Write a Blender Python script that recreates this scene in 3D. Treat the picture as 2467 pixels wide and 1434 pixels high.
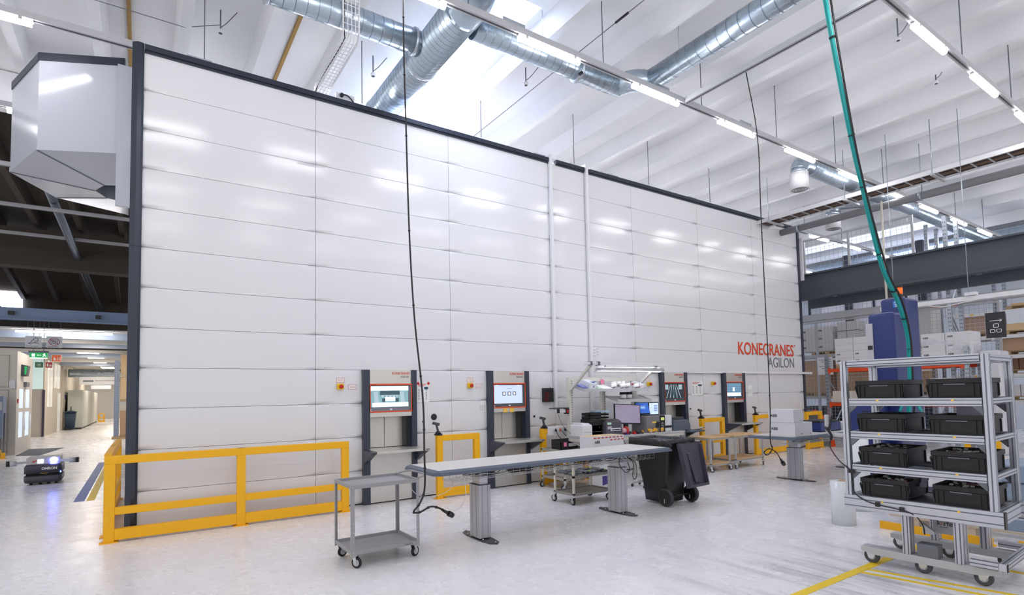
import bpy, bmesh, math, random
from mathutils import Vector, Matrix
random.seed(7)
SC = bpy.context.scene
for o in list(bpy.data.objects): bpy.data.objects.remove(o)
COL = SC.collection
PI = math.pi
# ---------------- camera, world, exposure ----------------
cam = bpy.data.objects.new('camera', bpy.data.cameras.new('camera')); COL.objects.link(cam)
right = Vector((.83019004, -.55713066, -.0197463)); down = Vector((.01331794, .05523091, -.99838478)); fwd = Vector((.55732138, .82858613, .05327199))
mw = Matrix((right, -down, -fwd)).transposed().to_4x4(); mw.translation = (-2.4686, -9.7180, 1.9056)
cam.matrix_world = mw
cam.data.sensor_width = 36; cam.data.lens = 19.337; cam.data.shift_y = .06598
cam.data.clip_end = 300; SC.camera = cam
wd = bpy.data.worlds.new('world'); SC.world = wd; wd.use_nodes = True
wd.node_tree.nodes['Background'].inputs[0].default_value = (.97, .965, 1, 1)
wd.node_tree.nodes['Background'].inputs[1].default_value = .55
SC.view_settings.view_transform = 'Standard'; SC.view_settings.look = 'None'
SC.view_settings.exposure = .84; SC.view_settings.gamma = 1; SC.view_settings.use_curve_mapping = False
LUM = 18.0      # tube luminaires
SKYLIGHT = 6.0

# ---------------- materials ----------------
def lin(c):
    if isinstance(c, str): c = [int(c[i:i+2], 16) for i in (0, 2, 4)]
    return [((v/255)/12.92 if v/255 <= .04045 else ((v/255+.055)/1.055)**2.4) for v in c] + [1]
MATS = {}
def M(name, col='cccccc', rough=.5, metal=0, spec=.5, var=0, vscale=6, bump=0, bscale=60, emit=0, ecol=None, coat=0, alpha=1, trans=0, stretch=None):
    if name in MATS: return MATS[name]
    m = bpy.data.materials.new(name); m.use_nodes = True; nt = m.node_tree; N = nt.nodes; L = nt.links
    b = N['Principled BSDF']; c = lin(col)
    b.inputs['Base Color'].default_value = c; b.inputs['Roughness'].default_value = rough; b.inputs['Metallic'].default_value = metal
    b.inputs['Specular IOR Level'].default_value = spec; b.inputs['Coat Weight'].default_value = coat; b.inputs['Coat Roughness'].default_value = .1
    b.inputs['Alpha'].default_value = alpha; b.inputs['Transmission Weight'].default_value = trans
    if emit:
        b.inputs['Emission Color'].default_value = lin(ecol or col); b.inputs['Emission Strength'].default_value = emit
    if var or bump:
        tc = N.new('ShaderNodeTexCoord'); mp = N.new('ShaderNodeMapping'); L.new(tc.outputs['Object'], mp.inputs[0])
        if stretch: mp.inputs['Scale'].default_value = stretch
    if var:
        n = N.new('ShaderNodeTexNoise'); n.inputs['Scale'].default_value = vscale; n.inputs['Detail'].default_value = 5
        L.new(mp.outputs[0], n.inputs['Vector'])
        mx = N.new('ShaderNodeMix'); mx.data_type = 'RGBA'
        mx.inputs['A'].default_value = [v*(1-var) for v in c[:3]]+[1]; mx.inputs['B'].default_value = [min(1, v*(1+var*.6)) for v in c[:3]]+[1]
        L.new(n.outputs['Fac'], mx.inputs['Factor']); L.new(mx.outputs['Result'], b.inputs['Base Color'])
        if metal:
            mr = N.new('ShaderNodeMapRange'); mr.inputs[3].default_value = rough*.8; mr.inputs[4].default_value = rough*1.25
            L.new(n.outputs['Fac'], mr.inputs[0]); L.new(mr.outputs[0], b.inputs['Roughness'])
    if bump:
        n2 = N.new('ShaderNodeTexNoise'); n2.inputs['Scale'].default_value = bscale; n2.inputs['Detail'].default_value = 3
        L.new(mp.outputs[0], n2.inputs['Vector']); bp = N.new('ShaderNodeBump'); bp.inputs['Strength'].default_value = bump; bp.inputs['Distance'].default_value = .02
        L.new(n2.outputs['Fac'], bp.inputs['Height']); L.new(bp.outputs[0], b.inputs['Normal'])
    MATS[name] = m; return m
PANEL = M('white_panel', 'e2e2e4', .16, var=.02, vscale=.7)
TRIM = M('anthracite_trim', '3a3f4a', .3, metal=.4, var=.15, vscale=4)
NAVY = M('navy_post', '343a49', .35)
YEL = M('yellow_paint', 'f7b600', .45, var=.03, vscale=3)
WHITE = M('white_paint', 'e4e4e6', .5)
OFFW = M('offwhite_paint', 'd9d6cc', .45)
CREAM = M('cream_enamel', 'd8d3c6', .4)
STEEL = M('brushed_steel', 'd9d6cf', .36, metal=.75, var=.1, vscale=3, stretch=(30, 30, 1))
GALV = M('galvanised_steel', 'b4bcc4', .35, metal=.85, var=.12, vscale=9)
DUCT = M('spiral_duct_steel', 'b6c4d0', .28, metal=.9, var=.06, vscale=5)
ALU = M('anodised_aluminium', 'c2c4cc', .38, metal=.75)
ALUD = M('aluminium_slot', '6c6f78', .5, metal=.5)
CHROME = M('zinc_plate', 'd2d4d6', .25, metal=.9)
GREYP = M('grey_enamel', '9a999b', .42, var=.06, vscale=5)
LGREY = M('light_grey_paint', 'b9babd', .45)
MGREY = M('mid_grey_plastic', '6d7077', .5)
DGREY = M('dark_grey_plastic', '45474d', .5)
BLACK = M('black_plastic', '17171a', .42)
BLACKM = M('black_matt', '101012', .7)
RUBBER = M('grey_rubber', '4a4b4f', .6)
BRUB = M('black_rubber', '1b1b1d', .6)
ORANGE = M('orange_paint', 'e04a1c', .4)
ORANGEB = M('orange_beam', 'dd4a1a', .45)
RED = M('red_plastic', 'c81e1e', .4)
BLUE = M('blue_enamel', '1c2c6c', .35)
TEAL = M('teal_cable', '13a09c', .45)
CARD = M('cardboard', 'b8987a', .8, var=.08, vscale=4)
CARDL = M('light_cardboard', 'dabd93', .8, var=.05, vscale=3)
BOXW = M('white_carton', 'dedde0', .7, var=.03, vscale=4)
BOXG = M('grey_white_carton', 'c6c5c2', .7, var=.05, vscale=4)
WOOD = M('pallet_wood', 'b99d78', .75, var=.2, vscale=5, stretch=(1, 6, 6))
BEECH = M('beech_board', 'd9b483', .5, var=.08, vscale=3, stretch=(1, 8, 8))
PAPER = M('paper', 'eeeeec', .8)
INK = M('ink_black', '1c1c20', .6)
INKG = M('ink_grey', '7b7d84', .6)
INKO = M('ink_orange', 'e0491f', .5)
PINK = M('pink_note', 'f082ae', .8)
YNOTE = M('yellow_note', 'f2c75a', .8)
GLASS = M('clear_film', 'e8ecf2', .12, alpha=.35)
TAPEY = M('yellow_floor_tape', 'ecc81a', .5, var=.1, vscale=8)
TAPEB = M('blue_floor_tape', '3d5ea8', .5, var=.1, vscale=8)
def EM(name, col, s): return M(name, col, .4, emit=s)
LAMP = EM('tube_glow', 'f9f7fb', LUM)
OPAL = M('opal_glow', 'dce6ff', .5, emit=SKYLIGHT)

# ---------------- mesh builder ----------------
class MB:
    def __init__(s, root=None):
        s.v = []; s.f = []; s.sm = []; s.mi = []; s.k = 0
        s.o = Vector(root.location) if root is not None else Vector((0, 0, 0))
    def face(s, pts, sm=False):
        n = len(s.v); s.v += [tuple(Vector(p)-s.o) for p in pts]; s.f.append(tuple(range(n, n+len(pts)))); s.sm.append(sm); s.mi.append(s.k); return s
    def hexa(s, p):
        n = len(s.v); s.v += [tuple(Vector(q)-s.o) for q in p]
        for f in ((0, 3, 2, 1), (4, 5, 6, 7), (0, 1, 5, 4), (1, 2, 6, 5), (2, 3, 7, 6), (3, 0, 4, 7)):
            s.f.append(tuple(n+i for i in f)); s.sm.append(False); s.mi.append(s.k)
        return s
    def box(s, x0, x1, y0, y1, z0, z1):
        return s.hexa([(x0, y0, z0), (x1, y0, z0), (x1, y1, z0), (x0, y1, z0), (x0, y0, z1), (x1, y0, z1), (x1, y1, z1), (x0, y1, z1)])
    def obox(s, c, d, rz=0, rx=0, ry=0):
        R = Matrix.Rotation(rz, 3, 'Z') @ Matrix.Rotation(ry, 3, 'Y') @ Matrix.Rotation(rx, 3, 'X'); c = Vector(c); a, b, e = [q/2 for q in d]
        return s.hexa([c + R @ Vector(q) for q in ((-a, -b, -e), (a, -b, -e), (a, b, -e), (-a, b, -e), (-a, -b, e), (a, -b, e), (a, b, e), (-a, b, e))])
    def bar(s, p, q, w, h, up=(0, 0, 1)):
        p = Vector(p); q = Vector(q); t = (q-p).normalized(); u = Vector(up)
        if abs(t.dot(u)) > .98: u = Vector((1, 0, 0)) if abs(t.x) < .9 else Vector((0, 1, 0))
        a = t.cross(u).normalized(); b = a.cross(t); a *= w/2; b *= h/2
        return s.hexa([p-a-b, p+a-b, p+a+b, p-a+b, q-a-b, q+a-b, q+a+b, q-a+b])
    def ring(s, c, t, r, n, ref=None):
        t = Vector(t).normalized(); u = Vector(ref) if ref is not None else (Vector((0, 0, 1)) if abs(t.z) < .9 else Vector((1, 0, 0)))
        a = t.cross(u).normalized(); b = a.cross(t)
        return [Vector(c)+a*r*math.cos(2*PI*i/n)+b*r*math.sin(2*PI*i/n) for i in range(n)]
    def rings(s, rs, caps=True, closed=False):
        n = len(rs[0]); b0 = len(s.v)
        for r in rs: s.v += [tuple(Vector(p)-s.o) for p in r]
        m = len(rs)
        for j in range(m if closed else m-1):
            for i in range(n):
                j2 = (j+1) % m
                s.f.append((b0+j*n+i, b0+j2*n+i, b0+j2*n+(i+1) % n, b0+j*n+(i+1) % n)); s.sm.append(True); s.mi.append(s.k)
        if caps and not closed:
            s.face([Vector(p) for p in rs[0]]); s.face([Vector(p) for p in reversed(rs[-1])])
        return s
    def cyl(s, p, q, r, n=14, r2=None, caps=True):
        p = Vector(p); q = Vector(q); t = q-p
        return s.rings([s.ring(p, t, r, n), s.ring(q, t, r if r2 is None else r2, n)], caps)
    def tube(s, pts, r, n=6, closed=False):
        P = [Vector(p) for p in pts]; rs = []; m = len(P); ref = None
        for i in range(m):
            if closed: t = P[(i+1) % m]-P[i-1]
            else: t = P[min(i+1, m-1)]-P[max(i-1, 0)]
            t.normalize()
            if ref is None: ref = Vector((0, 0, 1)) if abs(t.z) < .9 else Vector((1, 0, 0))
            a = t.cross(ref)
            if a.length < 1e-4: a = t.orthogonal()
            a.normalize(); ref = a.cross(t)
            rs.append([P[i]+a*r*math.cos(2*PI*k/n)+ref*r*math.sin(2*PI*k/n) for k in range(n)])
        return s.rings(rs, True, closed)
    def lathe(s, c, prof, axis=(0, 0, 1), n=20, caps=True):
        c = Vector(c); t = Vector(axis).normalized()
        return s.rings([s.ring(c+t*z, t, max(r, 1e-4), n) for r, z in prof], caps)
    def prism(s, pts, vec):
        P = [Vector(p) for p in pts]; v = Vector(vec); n = len(P)
        s.face(list(reversed(P))); s.face([p+v for p in P])
        for i in range(n): s.face([P[i], P[(i+1) % n], P[(i+1) % n]+v, P[i]+v])
        return s
    def build(s, name, mat, parent=None, bevel=0, seg=2):
        me = bpy.data.meshes.new(name); me.from_pydata(s.v, [], s.f)
        for m in (mat if isinstance(mat, (list, tuple)) else [mat]): me.materials.append(m)
        me.polygons.foreach_set('use_smooth', s.sm); me.polygons.foreach_set('material_index', s.mi)
        bm = bmesh.new(); bm.from_mesh(me); bmesh.ops.remove_doubles(bm, verts=bm.verts, dist=1e-5); bmesh.ops.recalc_face_normals(bm, faces=bm.faces); bm.to_mesh(me); bm.free()
        o = bpy.data.objects.new(name, me); COL.objects.link(o)
        if parent is not None: o.parent = parent
        if bevel:
            md = o.modifiers.new('bevel', 'BEVEL'); md.width = bevel; md.segments = seg; md.limit_method = 'ANGLE'; md.angle_limit = .7
        return o
def smooth_path(pts, n=6):
    P = [Vector(p) for p in pts]; P = [2*P[0]-P[1]]+P+[2*P[-1]-P[-2]]; out = []
    for i in range(1, len(P)-2):
        a, b, c, d = P[i-1:i+3]
        for k in range(n):
            t = k/n; out.append(.5*((2*b)+(c-a)*t+(2*a-5*b+4*c-d)*t*t+(3*b-a-3*c+d)*t**3))
    return out+[P[-2]]
def thing(name, label, cat, loc=(0, 0, 0), rz=0, group=None):
    o = bpy.data.objects.new(name, None); COL.objects.link(o); o.location = loc; o.rotation_euler = (0, 0, rz); o.empty_display_size = .1
    o['label'] = label; o['category'] = cat
    if group: o['group'] = group
    return o
def tag(o, label, cat, group=None):
    o['label'] = label; o['category'] = cat
    if group: o['group'] = group
    return o
def struct(o): o['kind'] = 'structure'; return o
def lab(o, l): o['label'] = l; return o
def dup(root, loc, rz=None, label=None, group=None):
    r = root.copy(); COL.objects.link(r); r.location = loc
    if rz is not None: r.rotation_euler = (0, 0, rz)
    if label: r['label'] = label
    if group: r['group'] = group
    for ch in list(root.children):
        c = ch.copy(); COL.objects.link(c); c.parent = r
        for g in list(ch.children):
            d = g.copy(); COL.objects.link(d); d.parent = c
    return r
def text(s, size, loc, rot, mat, name, parent=None, root=None, align='LEFT', ext=.0015, sx=1, bold=0):
    cu = bpy.data.curves.new('t', 'FONT'); cu.body = s; cu.size = size; cu.extrude = ext; cu.align_x = align; cu.offset = bold; cu.resolution_u = 3
    to = bpy.data.objects.new('t', cu); COL.objects.link(to); dg = bpy.context.evaluated_depsgraph_get()
    me = bpy.data.meshes.new_from_object(to.evaluated_get(dg)); bpy.data.objects.remove(to); bpy.data.curves.remove(cu)
    me.name = name; me.materials.clear(); me.materials.append(mat)
    off = Vector(root.location) if root is not None else Vector((0, 0, 0))
    from mathutils import Euler
    me.transform(Matrix.Translation(Vector(loc)-off) @ Euler(rot).to_matrix().to_4x4() @ Matrix.Diagonal((sx, 1, 1, 1)))
    o = bpy.data.objects.new(name, me); COL.objects.link(o)
    if parent is not None: o.parent = parent
    return o
RY = (PI/2, 0, 0)        # lettering on a face that looks to -y
RX = (PI/2, 0, -PI/2)    # lettering on a face that looks to -x
ORD = ['first', 'second', 'third', 'fourth', 'fifth', 'sixth', 'seventh', 'eighth', 'ninth', 'tenth', 'eleventh', 'twelfth', 'thirteenth', 'fourteenth']
# ---------------- floor ----------------
def floor_mat():
    m = bpy.data.materials.new('epoxy_floor'); m.use_nodes = True; nt = m.node_tree; N = nt.nodes; L = nt.links; b = N['Principled BSDF']
    tc = N.new('ShaderNodeTexCoord')
    def noise(sc, det, scale=(1, 1, 1), rot=0):
        mp = N.new('ShaderNodeMapping'); mp.inputs['Scale'].default_value = scale; mp.inputs['Rotation'].default_value = (0, 0, rot); L.new(tc.outputs['Object'], mp.inputs[0])
        n = N.new('ShaderNodeTexNoise'); n.inputs['Scale'].default_value = sc; n.inputs['Detail'].default_value = det; n.inputs['Roughness'].default_value = .65; L.new(mp.outputs[0], n.inputs[0]); return n.outputs['Fac']
    def ramp(src, a, b_, c0=0, c1=1):
        r = N.new('ShaderNodeMapRange'); r.inputs[1].default_value = a; r.inputs[2].default_value = b_; r.inputs[3].default_value = c0; r.inputs[4].default_value = c1; L.new(src, r.inputs[0]); return r.outputs[0]
    def mix(fac, A, B):
        x = N.new('ShaderNodeMix'); x.data_type = 'RGBA'; L.new(fac, x.inputs['Factor'])
        for k, v in (('A', A), ('B', B)):
            if isinstance(v, (list, tuple)): x.inputs[k].default_value = v
            else: L.new(v, x.inputs[k])
        return x.outputs['Result']
    c = mix(ramp(noise(.5, 4), .35, .7), lin('ebe9e9'), lin('e6e6ea'))
    c = mix(ramp(noise(9, 9), .45, .8, 0, .35), c, lin('d0cbc5'))
    c = mix(ramp(noise(1.3, 6, (3, .35, 1), .15), .58, .8, 0, .5), c, lin('bdbdc4'))      # tyre-worn streaks
    c = mix(ramp(noise(24, 6, (1, .3, 1), .5), .68, .74, 0, .45), c, lin('a0978b'))        # small scuffs
    # tyre wear around the bin trolley bay
    vd = N.new('ShaderNodeVectorMath'); vd.operation = 'DISTANCE'; vd.inputs[1].default_value = (3.4, -7.4, 0); L.new(tc.outputs['Object'], vd.inputs[0])
    mm = N.new('ShaderNodeMath'); mm.operation = 'MULTIPLY'; L.new(ramp(vd.outputs['Value'], .6, 2.6, 1, 0), mm.inputs[0]); L.new(ramp(noise(1.1, 6, (5, .5, 1), 1.2), .48, .66, 0, .75), mm.inputs[1])
    c = mix(mm.outputs[0], c, lin('8c8a8c'))
    L.new(c, b.inputs['Base Color'])
    L.new(ramp(noise(2.5, 5), .3, .7, .22, .32), b.inputs['Roughness'])
    b.inputs['Specular IOR Level'].default_value = .45
    return m
struct(MB().face([(-14, -18, 0), (34, -18, 0), (34, 84, 0), (-14, 84, 0)]).build('floor', floor_mat()))
# ---------------- ceiling (double-tee slabs) ----------------
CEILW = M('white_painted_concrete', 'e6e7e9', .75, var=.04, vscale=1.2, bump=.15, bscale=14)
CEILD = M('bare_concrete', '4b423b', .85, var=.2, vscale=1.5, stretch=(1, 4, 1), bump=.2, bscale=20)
ZR, ZS = 8.3, 8.72
RIBS = [-11.9, -10.6, -9.4, -8.2, -6.9, -5.7, -4.46, -3.2, -1.93, -.68, .57, 3.6, 5.17, 6.75, 8.08, 9.43, 10.9, 12.38, 13.85, 15.3, 16.75, 18.2, 19.65, 21.1, 22.5, 26.0, 27.4, 28.8, 30.2]
def slab(name, x0, x1, y0, y1, holes, mat, ribs=True, zr=ZR, zs=ZS):
    mb = MB(); xs = sorted({x0, x1} | {h[i] for h in holes for i in (0, 1) if x0 < h[i] < x1}); ys = sorted({y0, y1} | {h[i] for h in holes for i in (2, 3) if y0 < h[i] < y1})
    for i in range(len(xs)-1):
        for j in range(len(ys)-1):
            cx, cy = (xs[i]+xs[i+1])/2, (ys[j]+ys[j+1])/2
            if any(h[0] < cx < h[1] and h[2] < cy < h[3] for h in holes): continue
            mb.face([(xs[i], ys[j], zs), (xs[i], ys[j+1], zs), (xs[i+1], ys[j+1], zs), (xs[i+1], ys[j], zs)])
    for h in holes:   # light shaft walls
        if h[0] < x0 or h[1] > x1: continue
        for (a, b, c, d) in ((h[0], h[2], h[1], h[2]), (h[1], h[2], h[1], h[3]), (h[1], h[3], h[0], h[3]), (h[0], h[3], h[0], h[2])):
            mb.face([(a, b, zs), (c, d, zs), (c, d, zs+.7), (a, b, zs+.7)])
    for x in RIBS:
        if x0 <= x <= x1 and ribs:
            w, w2 = .08, .14; mb.face([(x-w, y0, zr), (x+w, y0, zr), (x+w, y1, zr), (x-w, y1, zr)])
            mb.face([(x-w, y0, zr), (x-w, y1, zr), (x-w2, y1, zs), (x-w2, y0, zs)]); mb.face([(x+w, y0, zr), (x+w2, y0, zs), (x+w2, y1, zs), (x+w, y1, zr)])
    return struct(mb.build(name, mat))
SK1 = (1.95, 3.3, -2.3, 5.0); SK2 = (23.0, 25.5, -1.6, 9.0)
slab('ceiling', -12.5, 34, -16, 5.2, [SK1, (23.0, 25.5, -1.6, 5.2)], CEILW)
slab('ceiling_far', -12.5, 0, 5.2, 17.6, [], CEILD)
slab('ceiling_back', 0, 34, 5.2, 17.6, [(23.0, 25.5, 5.2, 9.0)], CEILW)
for i, h in enumerate((SK1, SK2)):
    struct(MB().face([(h[0], h[2], ZS+.68), (h[0], h[3], ZS+.68), (h[1], h[3], ZS+.68), (h[1], h[2], ZS+.68)]).build('window_%d' % (i+1), OPAL if i == 0 else M('opal_glow_far', 'dce6ff', .5, emit=2)))
# unpainted zone: edge beam and deep cross beams at the left
struct(MB().box(-12.5, -2.7, 5.0, 5.3, 7.95, 8.7).build('trim_1', CEILW))
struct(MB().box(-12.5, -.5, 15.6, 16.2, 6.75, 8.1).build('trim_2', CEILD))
# ---------------- light rails and tube luminaires ----------------
def rail(y, x0, x1, label, zc=7.44):
    t = thing('light_rail', label, 'light rail', (x0, y, zc-.06), group='ceiling light rails')
    MB(t).box(x0, x1, y-.045, y+.045, zc-.05, zc+.05).build('channel', LGREY, t)
    s = MB(t)
    s.box(x0, x1, y-.012, y+.012, zc-.056, zc-.05); s.build('slot_pattern', DGREY, t)
    return t
def luminaire(x, y, label, lit=True, dz=0):
    t = thing('tube_luminaire', label, 'luminaire', (x, y, 7.34), group='tube luminaires on the rails')
    MB(t).box(x, x+1.24, y-.028, y+.028, 7.36, 7.388).build('housing', WHITE, t)
    MB(t).cyl((x+.02, y, 7.335), (x+1.22, y, 7.335), .045, 10).build('tube', LAMP if lit else LGREY, t)
    for d in (.14, 1.10): MB(t).box(x+d-.02, x+d+.02, y-.055, y+.055, 7.34, 7.388).build('bracket', LGREY, t)
    t.location.z += dz; return t
ROWS = [('front', 'long grey light rail hung over the aisle in front of the white storage unit', -3.1, -9.8, 27, -7.62, 14),
        ('right', 'grey light rail at the top right, nearest the camera', -6.5, -6, 27, -5.2, 13),
        ('over', 'grey light rail passing just above the white storage unit', .27, -12, 27, -12.43, 15),
        ('left', 'grey light rail behind the storage unit, seen at far left', 3.65, -12, 27, -12.0, 15),
        ('rear', 'grey light rail behind the camera', -9.9, -8, 27, -7.5, 13)]
for key, lb, y, x0, x1, xs, n in ROWS:
    dz = -.055 if key == 'over' else 0; rail(y, x0, x1, lb, 7.44+dz)
    for i in range(n):
        x = xs+2.457*i
        if x+1.24 > x1 or (key == 'over' and -3 < x < -2): continue
        luminaire(x, y, {'front': 'lit white tube luminaire on the rail before the storage unit, %s from left',
                         'right': 'lit white tube luminaire on the top right rail, %s from the left',
                         'over': 'lit white tube luminaire on the rail above the storage unit, %s from left',
                         'left': 'lit white tube luminaire on the far left rail, %s from the left',
                         'rear': 'lit white tube luminaire on the rail behind the camera, %s from the left'}[key] % (ORD[i] if i < len(ORD) else 'last'), True, dz)
# ---------------- white panelled storage unit ----------------
XL, XR = -2.52, 15.62
SEAM = [XL] + [2.609*i for i in range(6)] + [XR]
KX = [.80, 3.41, 8.63, 11.24]; KW = 1.03
U = thing('storage_unit', 'huge white panelled storage enclosure filling the middle of the hall', 'storage unit', (XL, 0, 0))
mb = MB(U)
def panel(x0, x1, z0, z1):
    g = .0028; n = 10; m = max(2, int((x1-x0)/.3)); b0 = len(mb.v); B = .004
    a0, a1, c0, c1 = x0+g, x1-g, z0+g, z1-g
    for j in range(n+1):
        for i in range(m+1):
            u = i/m; w = j/n; x = a0+(a1-a0)*u; z = c0+(c1-c0)*w
            edge = min((x-a0), (a1-x)); k = 1-max(0, 1-edge/.3)**2
            y = -B*(1-(2*w-1)**2)
            mb.v.append((x-XL, y, z))
    for j in range(n):
        for i in range(m):
            p = b0+j*(m+1)+i; mb.f.append((p, p+1, p+m+2, p+m+1)); mb.sm.append(True); mb.mi.append(0)
    mb.face([(a0, 0, c1), (a1, 0, c1), (a1, .03, c1), (a0, .03, c1)]); mb.face([(a0, 0, c0), (a0, .03, c0), (a1, .03, c0), (a1, 0, c0)])
    for x in (a0, a1): mb.face([(x, 0, c0), (x, .03, c0), (x, .03, c1), (x, 0, c1)])
for r in range(12):
    for a, b in zip(SEAM[:-1], SEAM[1:]):
        segs = [(a, b)]
        if r < 4:
            for k in KX:
                if a-.01 < k < b: segs = [(a, k+.01), (k+KW-.01, b)]
        for s0, s1 in segs: panel(s0, s1, r*.6+(.02 if r == 0 else 0), r*.6+.6)
mb.build('front_cladding', PANEL, U)
mb = MB(U); cuts = [XL-.1]
for k in KX: cuts += [k+.02, k+KW-.02]
cuts.append(XR+.05)
for i in range(0, len(cuts), 2): mb.box(cuts[i], cuts[i+1], .03, .06, 0, 2.4)
mb.box(XL-.1, XR+.05, .03, .06, 2.4, 7.2)
mb.box(XL-.1, XR+.05, .5, 4.2, .02, 7.18)
mb.build('backing', BLACKM, U)
mb = MB(U); mb.box(XL-.13, XL-.1, .1, 4.2, 0, 7.2).box(XR+.05, XR+.08, .1, 4.2, 0, 7.2).box(XL-.13, XR+.08, .06, 4.2, 7.2, 7.23); mb.build('side_panel', PANEL, U)
mb = MB(U); mb.prism([(XL+.01, -.03, 0), (XL+.01, .1, 0), (XL-.14, .1, 0), (XL-.14, .0, 0), (XL-.07, -.05, 0), (XL-.02, -.05, 0)], (0, 0, 4.19)); mb.build('corner_post', TRIM, U)
mb = MB(U); mb.prism([(XL+.01, -.03, 4.195), (XL+.01, .1, 4.195), (XL-.14, .1, 4.195), (XL-.14, .0, 4.195), (XL-.07, -.05, 4.195), (XL-.02, -.05, 4.195)], (0, 0, 3.1)); mb.build('corner_post', TRIM, U)
MB(U).box(XR-.01, XR+.09, -.04, .1, 0, 7.2).build('end_post', NAVY, U)
tr = [XL+.015, 2.72, 5.21, 5.38, 6.24, 6.40, 7.95, 10.56, 13.0, XR+.09]
for a, b in zip(tr[:-1], tr[1:]):
    if (a, b) in ((5.21, 5.38), (6.24, 6.40)): continue
    m_ = MB(U); m_.box(a, b-.004, -.055, .06, 7.2, 7.285).box(a, b-.004, -.03, .02, 7.165, 7.2); m_.build('top_trim', TRIM, U)
text('KONECRANES', .53, (12.09, -.012, 2.96), RY, INKO, 'lettering', U, U, sx=.885, bold=.006)
text('AGILON', .45, (13.63, -.012, 2.59), RY, INKG, 'lettering', U, U, sx=.9)
text('®', .09, (15.17, -.012, 3.28), RY, INKO, 'lettering', U, U)
MB().box(8.35, 16.1, -.07, -.012, 2.385, 2.455).build('cable_trunking', WHITE); tag(bpy.data.objects['cable_trunking'], 'white horizontal trunking running over the right picking stations past the wall end', 'trunking')
for i, (x, zb, lb) in enumerate([(5.19, 1.57, 'left white vertical conduit down the storage unit front'), (6.28, 1.1, 'right white vertical conduit down the storage unit front')]):
    t = thing('conduit', lb, 'conduit', (x, -.06, zb), group='vertical conduits on the unit')
    MB(t).box(x-.035, x+.035, -.085, -.02, zb, 7.32).build('pipe', WHITE, t)
    MB(t).box(x-.045, x+.045, -.085, .1, 7.32, 7.36).build('cap', WHITE, t)
# ---------------- picking stations ----------------
def screen(t, kind):
    def q(x0, x1, z0, z1, m, y=-.062, nm='image'): MB().box(x0, x1, y-.001, y, z0, z1).build(nm, m, scr)
    base = {0: EM('screen_a', '7fa7ad', .3), 1: EM('screen_b', 'b9c8e4', .42), 2: EM('screen_c', '2a343c', .15), 3: EM('screen_d', '6f97b4', .28)}[kind]
    scr = MB().box(.15, .87, -.06, -.055, 1.72, 2.105).build('screen', base, t)
    B = EM('screen_white', 'eef6ff', .7); D = EM('screen_dark', '3d5a64', .15); Gm = EM('screen_mid', 'a9c0c8', .25); K = EM('screen_icon', '4d5a70', .12)
    if kind == 0:
        q(.15, .87, 2.02, 2.1, B); q(.18, .87, 1.725, 1.8, B)
        for a in (.22, .72): MB().hexa([(a, -.063, 1.8), (a+.08, -.063, 1.8), (a+.06, -.063, 2.0), (a-.02, -.063, 2.0), (a, -.061, 1.8), (a+.08, -.061, 1.8), (a+.06, -.061, 2.0), (a-.02, -.061, 2.0)]).build('image', Gm, scr)
        q(.35, .66, 1.9, 1.94, Gm); q(.32, .7, 1.94, 2.02, D); q(.42, .61, 1.83, 1.9, B, -.064); q(.36, .42, 1.81, 1.88, D); q(.62, .68, 1.81, 1.88, D)
        q(.5, .508, 1.84, 1.89, D, -.065)
        for x in (.4, .47, .54, .61): q(x, x+.02, 1.91, 1.925, D, -.065)
    elif kind == 1:
        for x in (.36, .49, .62): q(x, x+.085, 1.885, 1.965, K); q(x+.02, x+.065, 1.9, 1.95, B, -.064)
        q(.47, .6, 2.03, 2.036, K); q(.2, .26, 2.09, 2.102, B); q(.74, .8, 2.09, 2.102, B)
    elif kind == 2:
        for x in (.22, .36, .5, .64, .78): MB().hexa([(x-.012, -.063, 1.73), (x+.012, -.063, 1.73), (.5+(x-.5)*.4+.01, -.063, 2.08), (.5+(x-.5)*.4-.01, -.063, 2.08), (x-.012, -.061, 1.73), (x+.012, -.061, 1.73), (.5+(x-.5)*.4+.01, -.061, 2.08), (.5+(x-.5)*.4-.01, -.061, 2.08)]).build('image', Gm, scr)
        q(.45, .56, 1.8, 1.95, D, -.065); q(.18, .3, 1.95, 2.08, Gm); q(.7, .84, 1.95, 2.08, Gm)
    else:
        q(.18, .84, 1.74, 1.83, B); q(.46, .54, 1.87, 1.98, B)
        for z in (2.0, 1.93, 1.86): q(.16, .86, z, z+.006, D, -.063)
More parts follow.
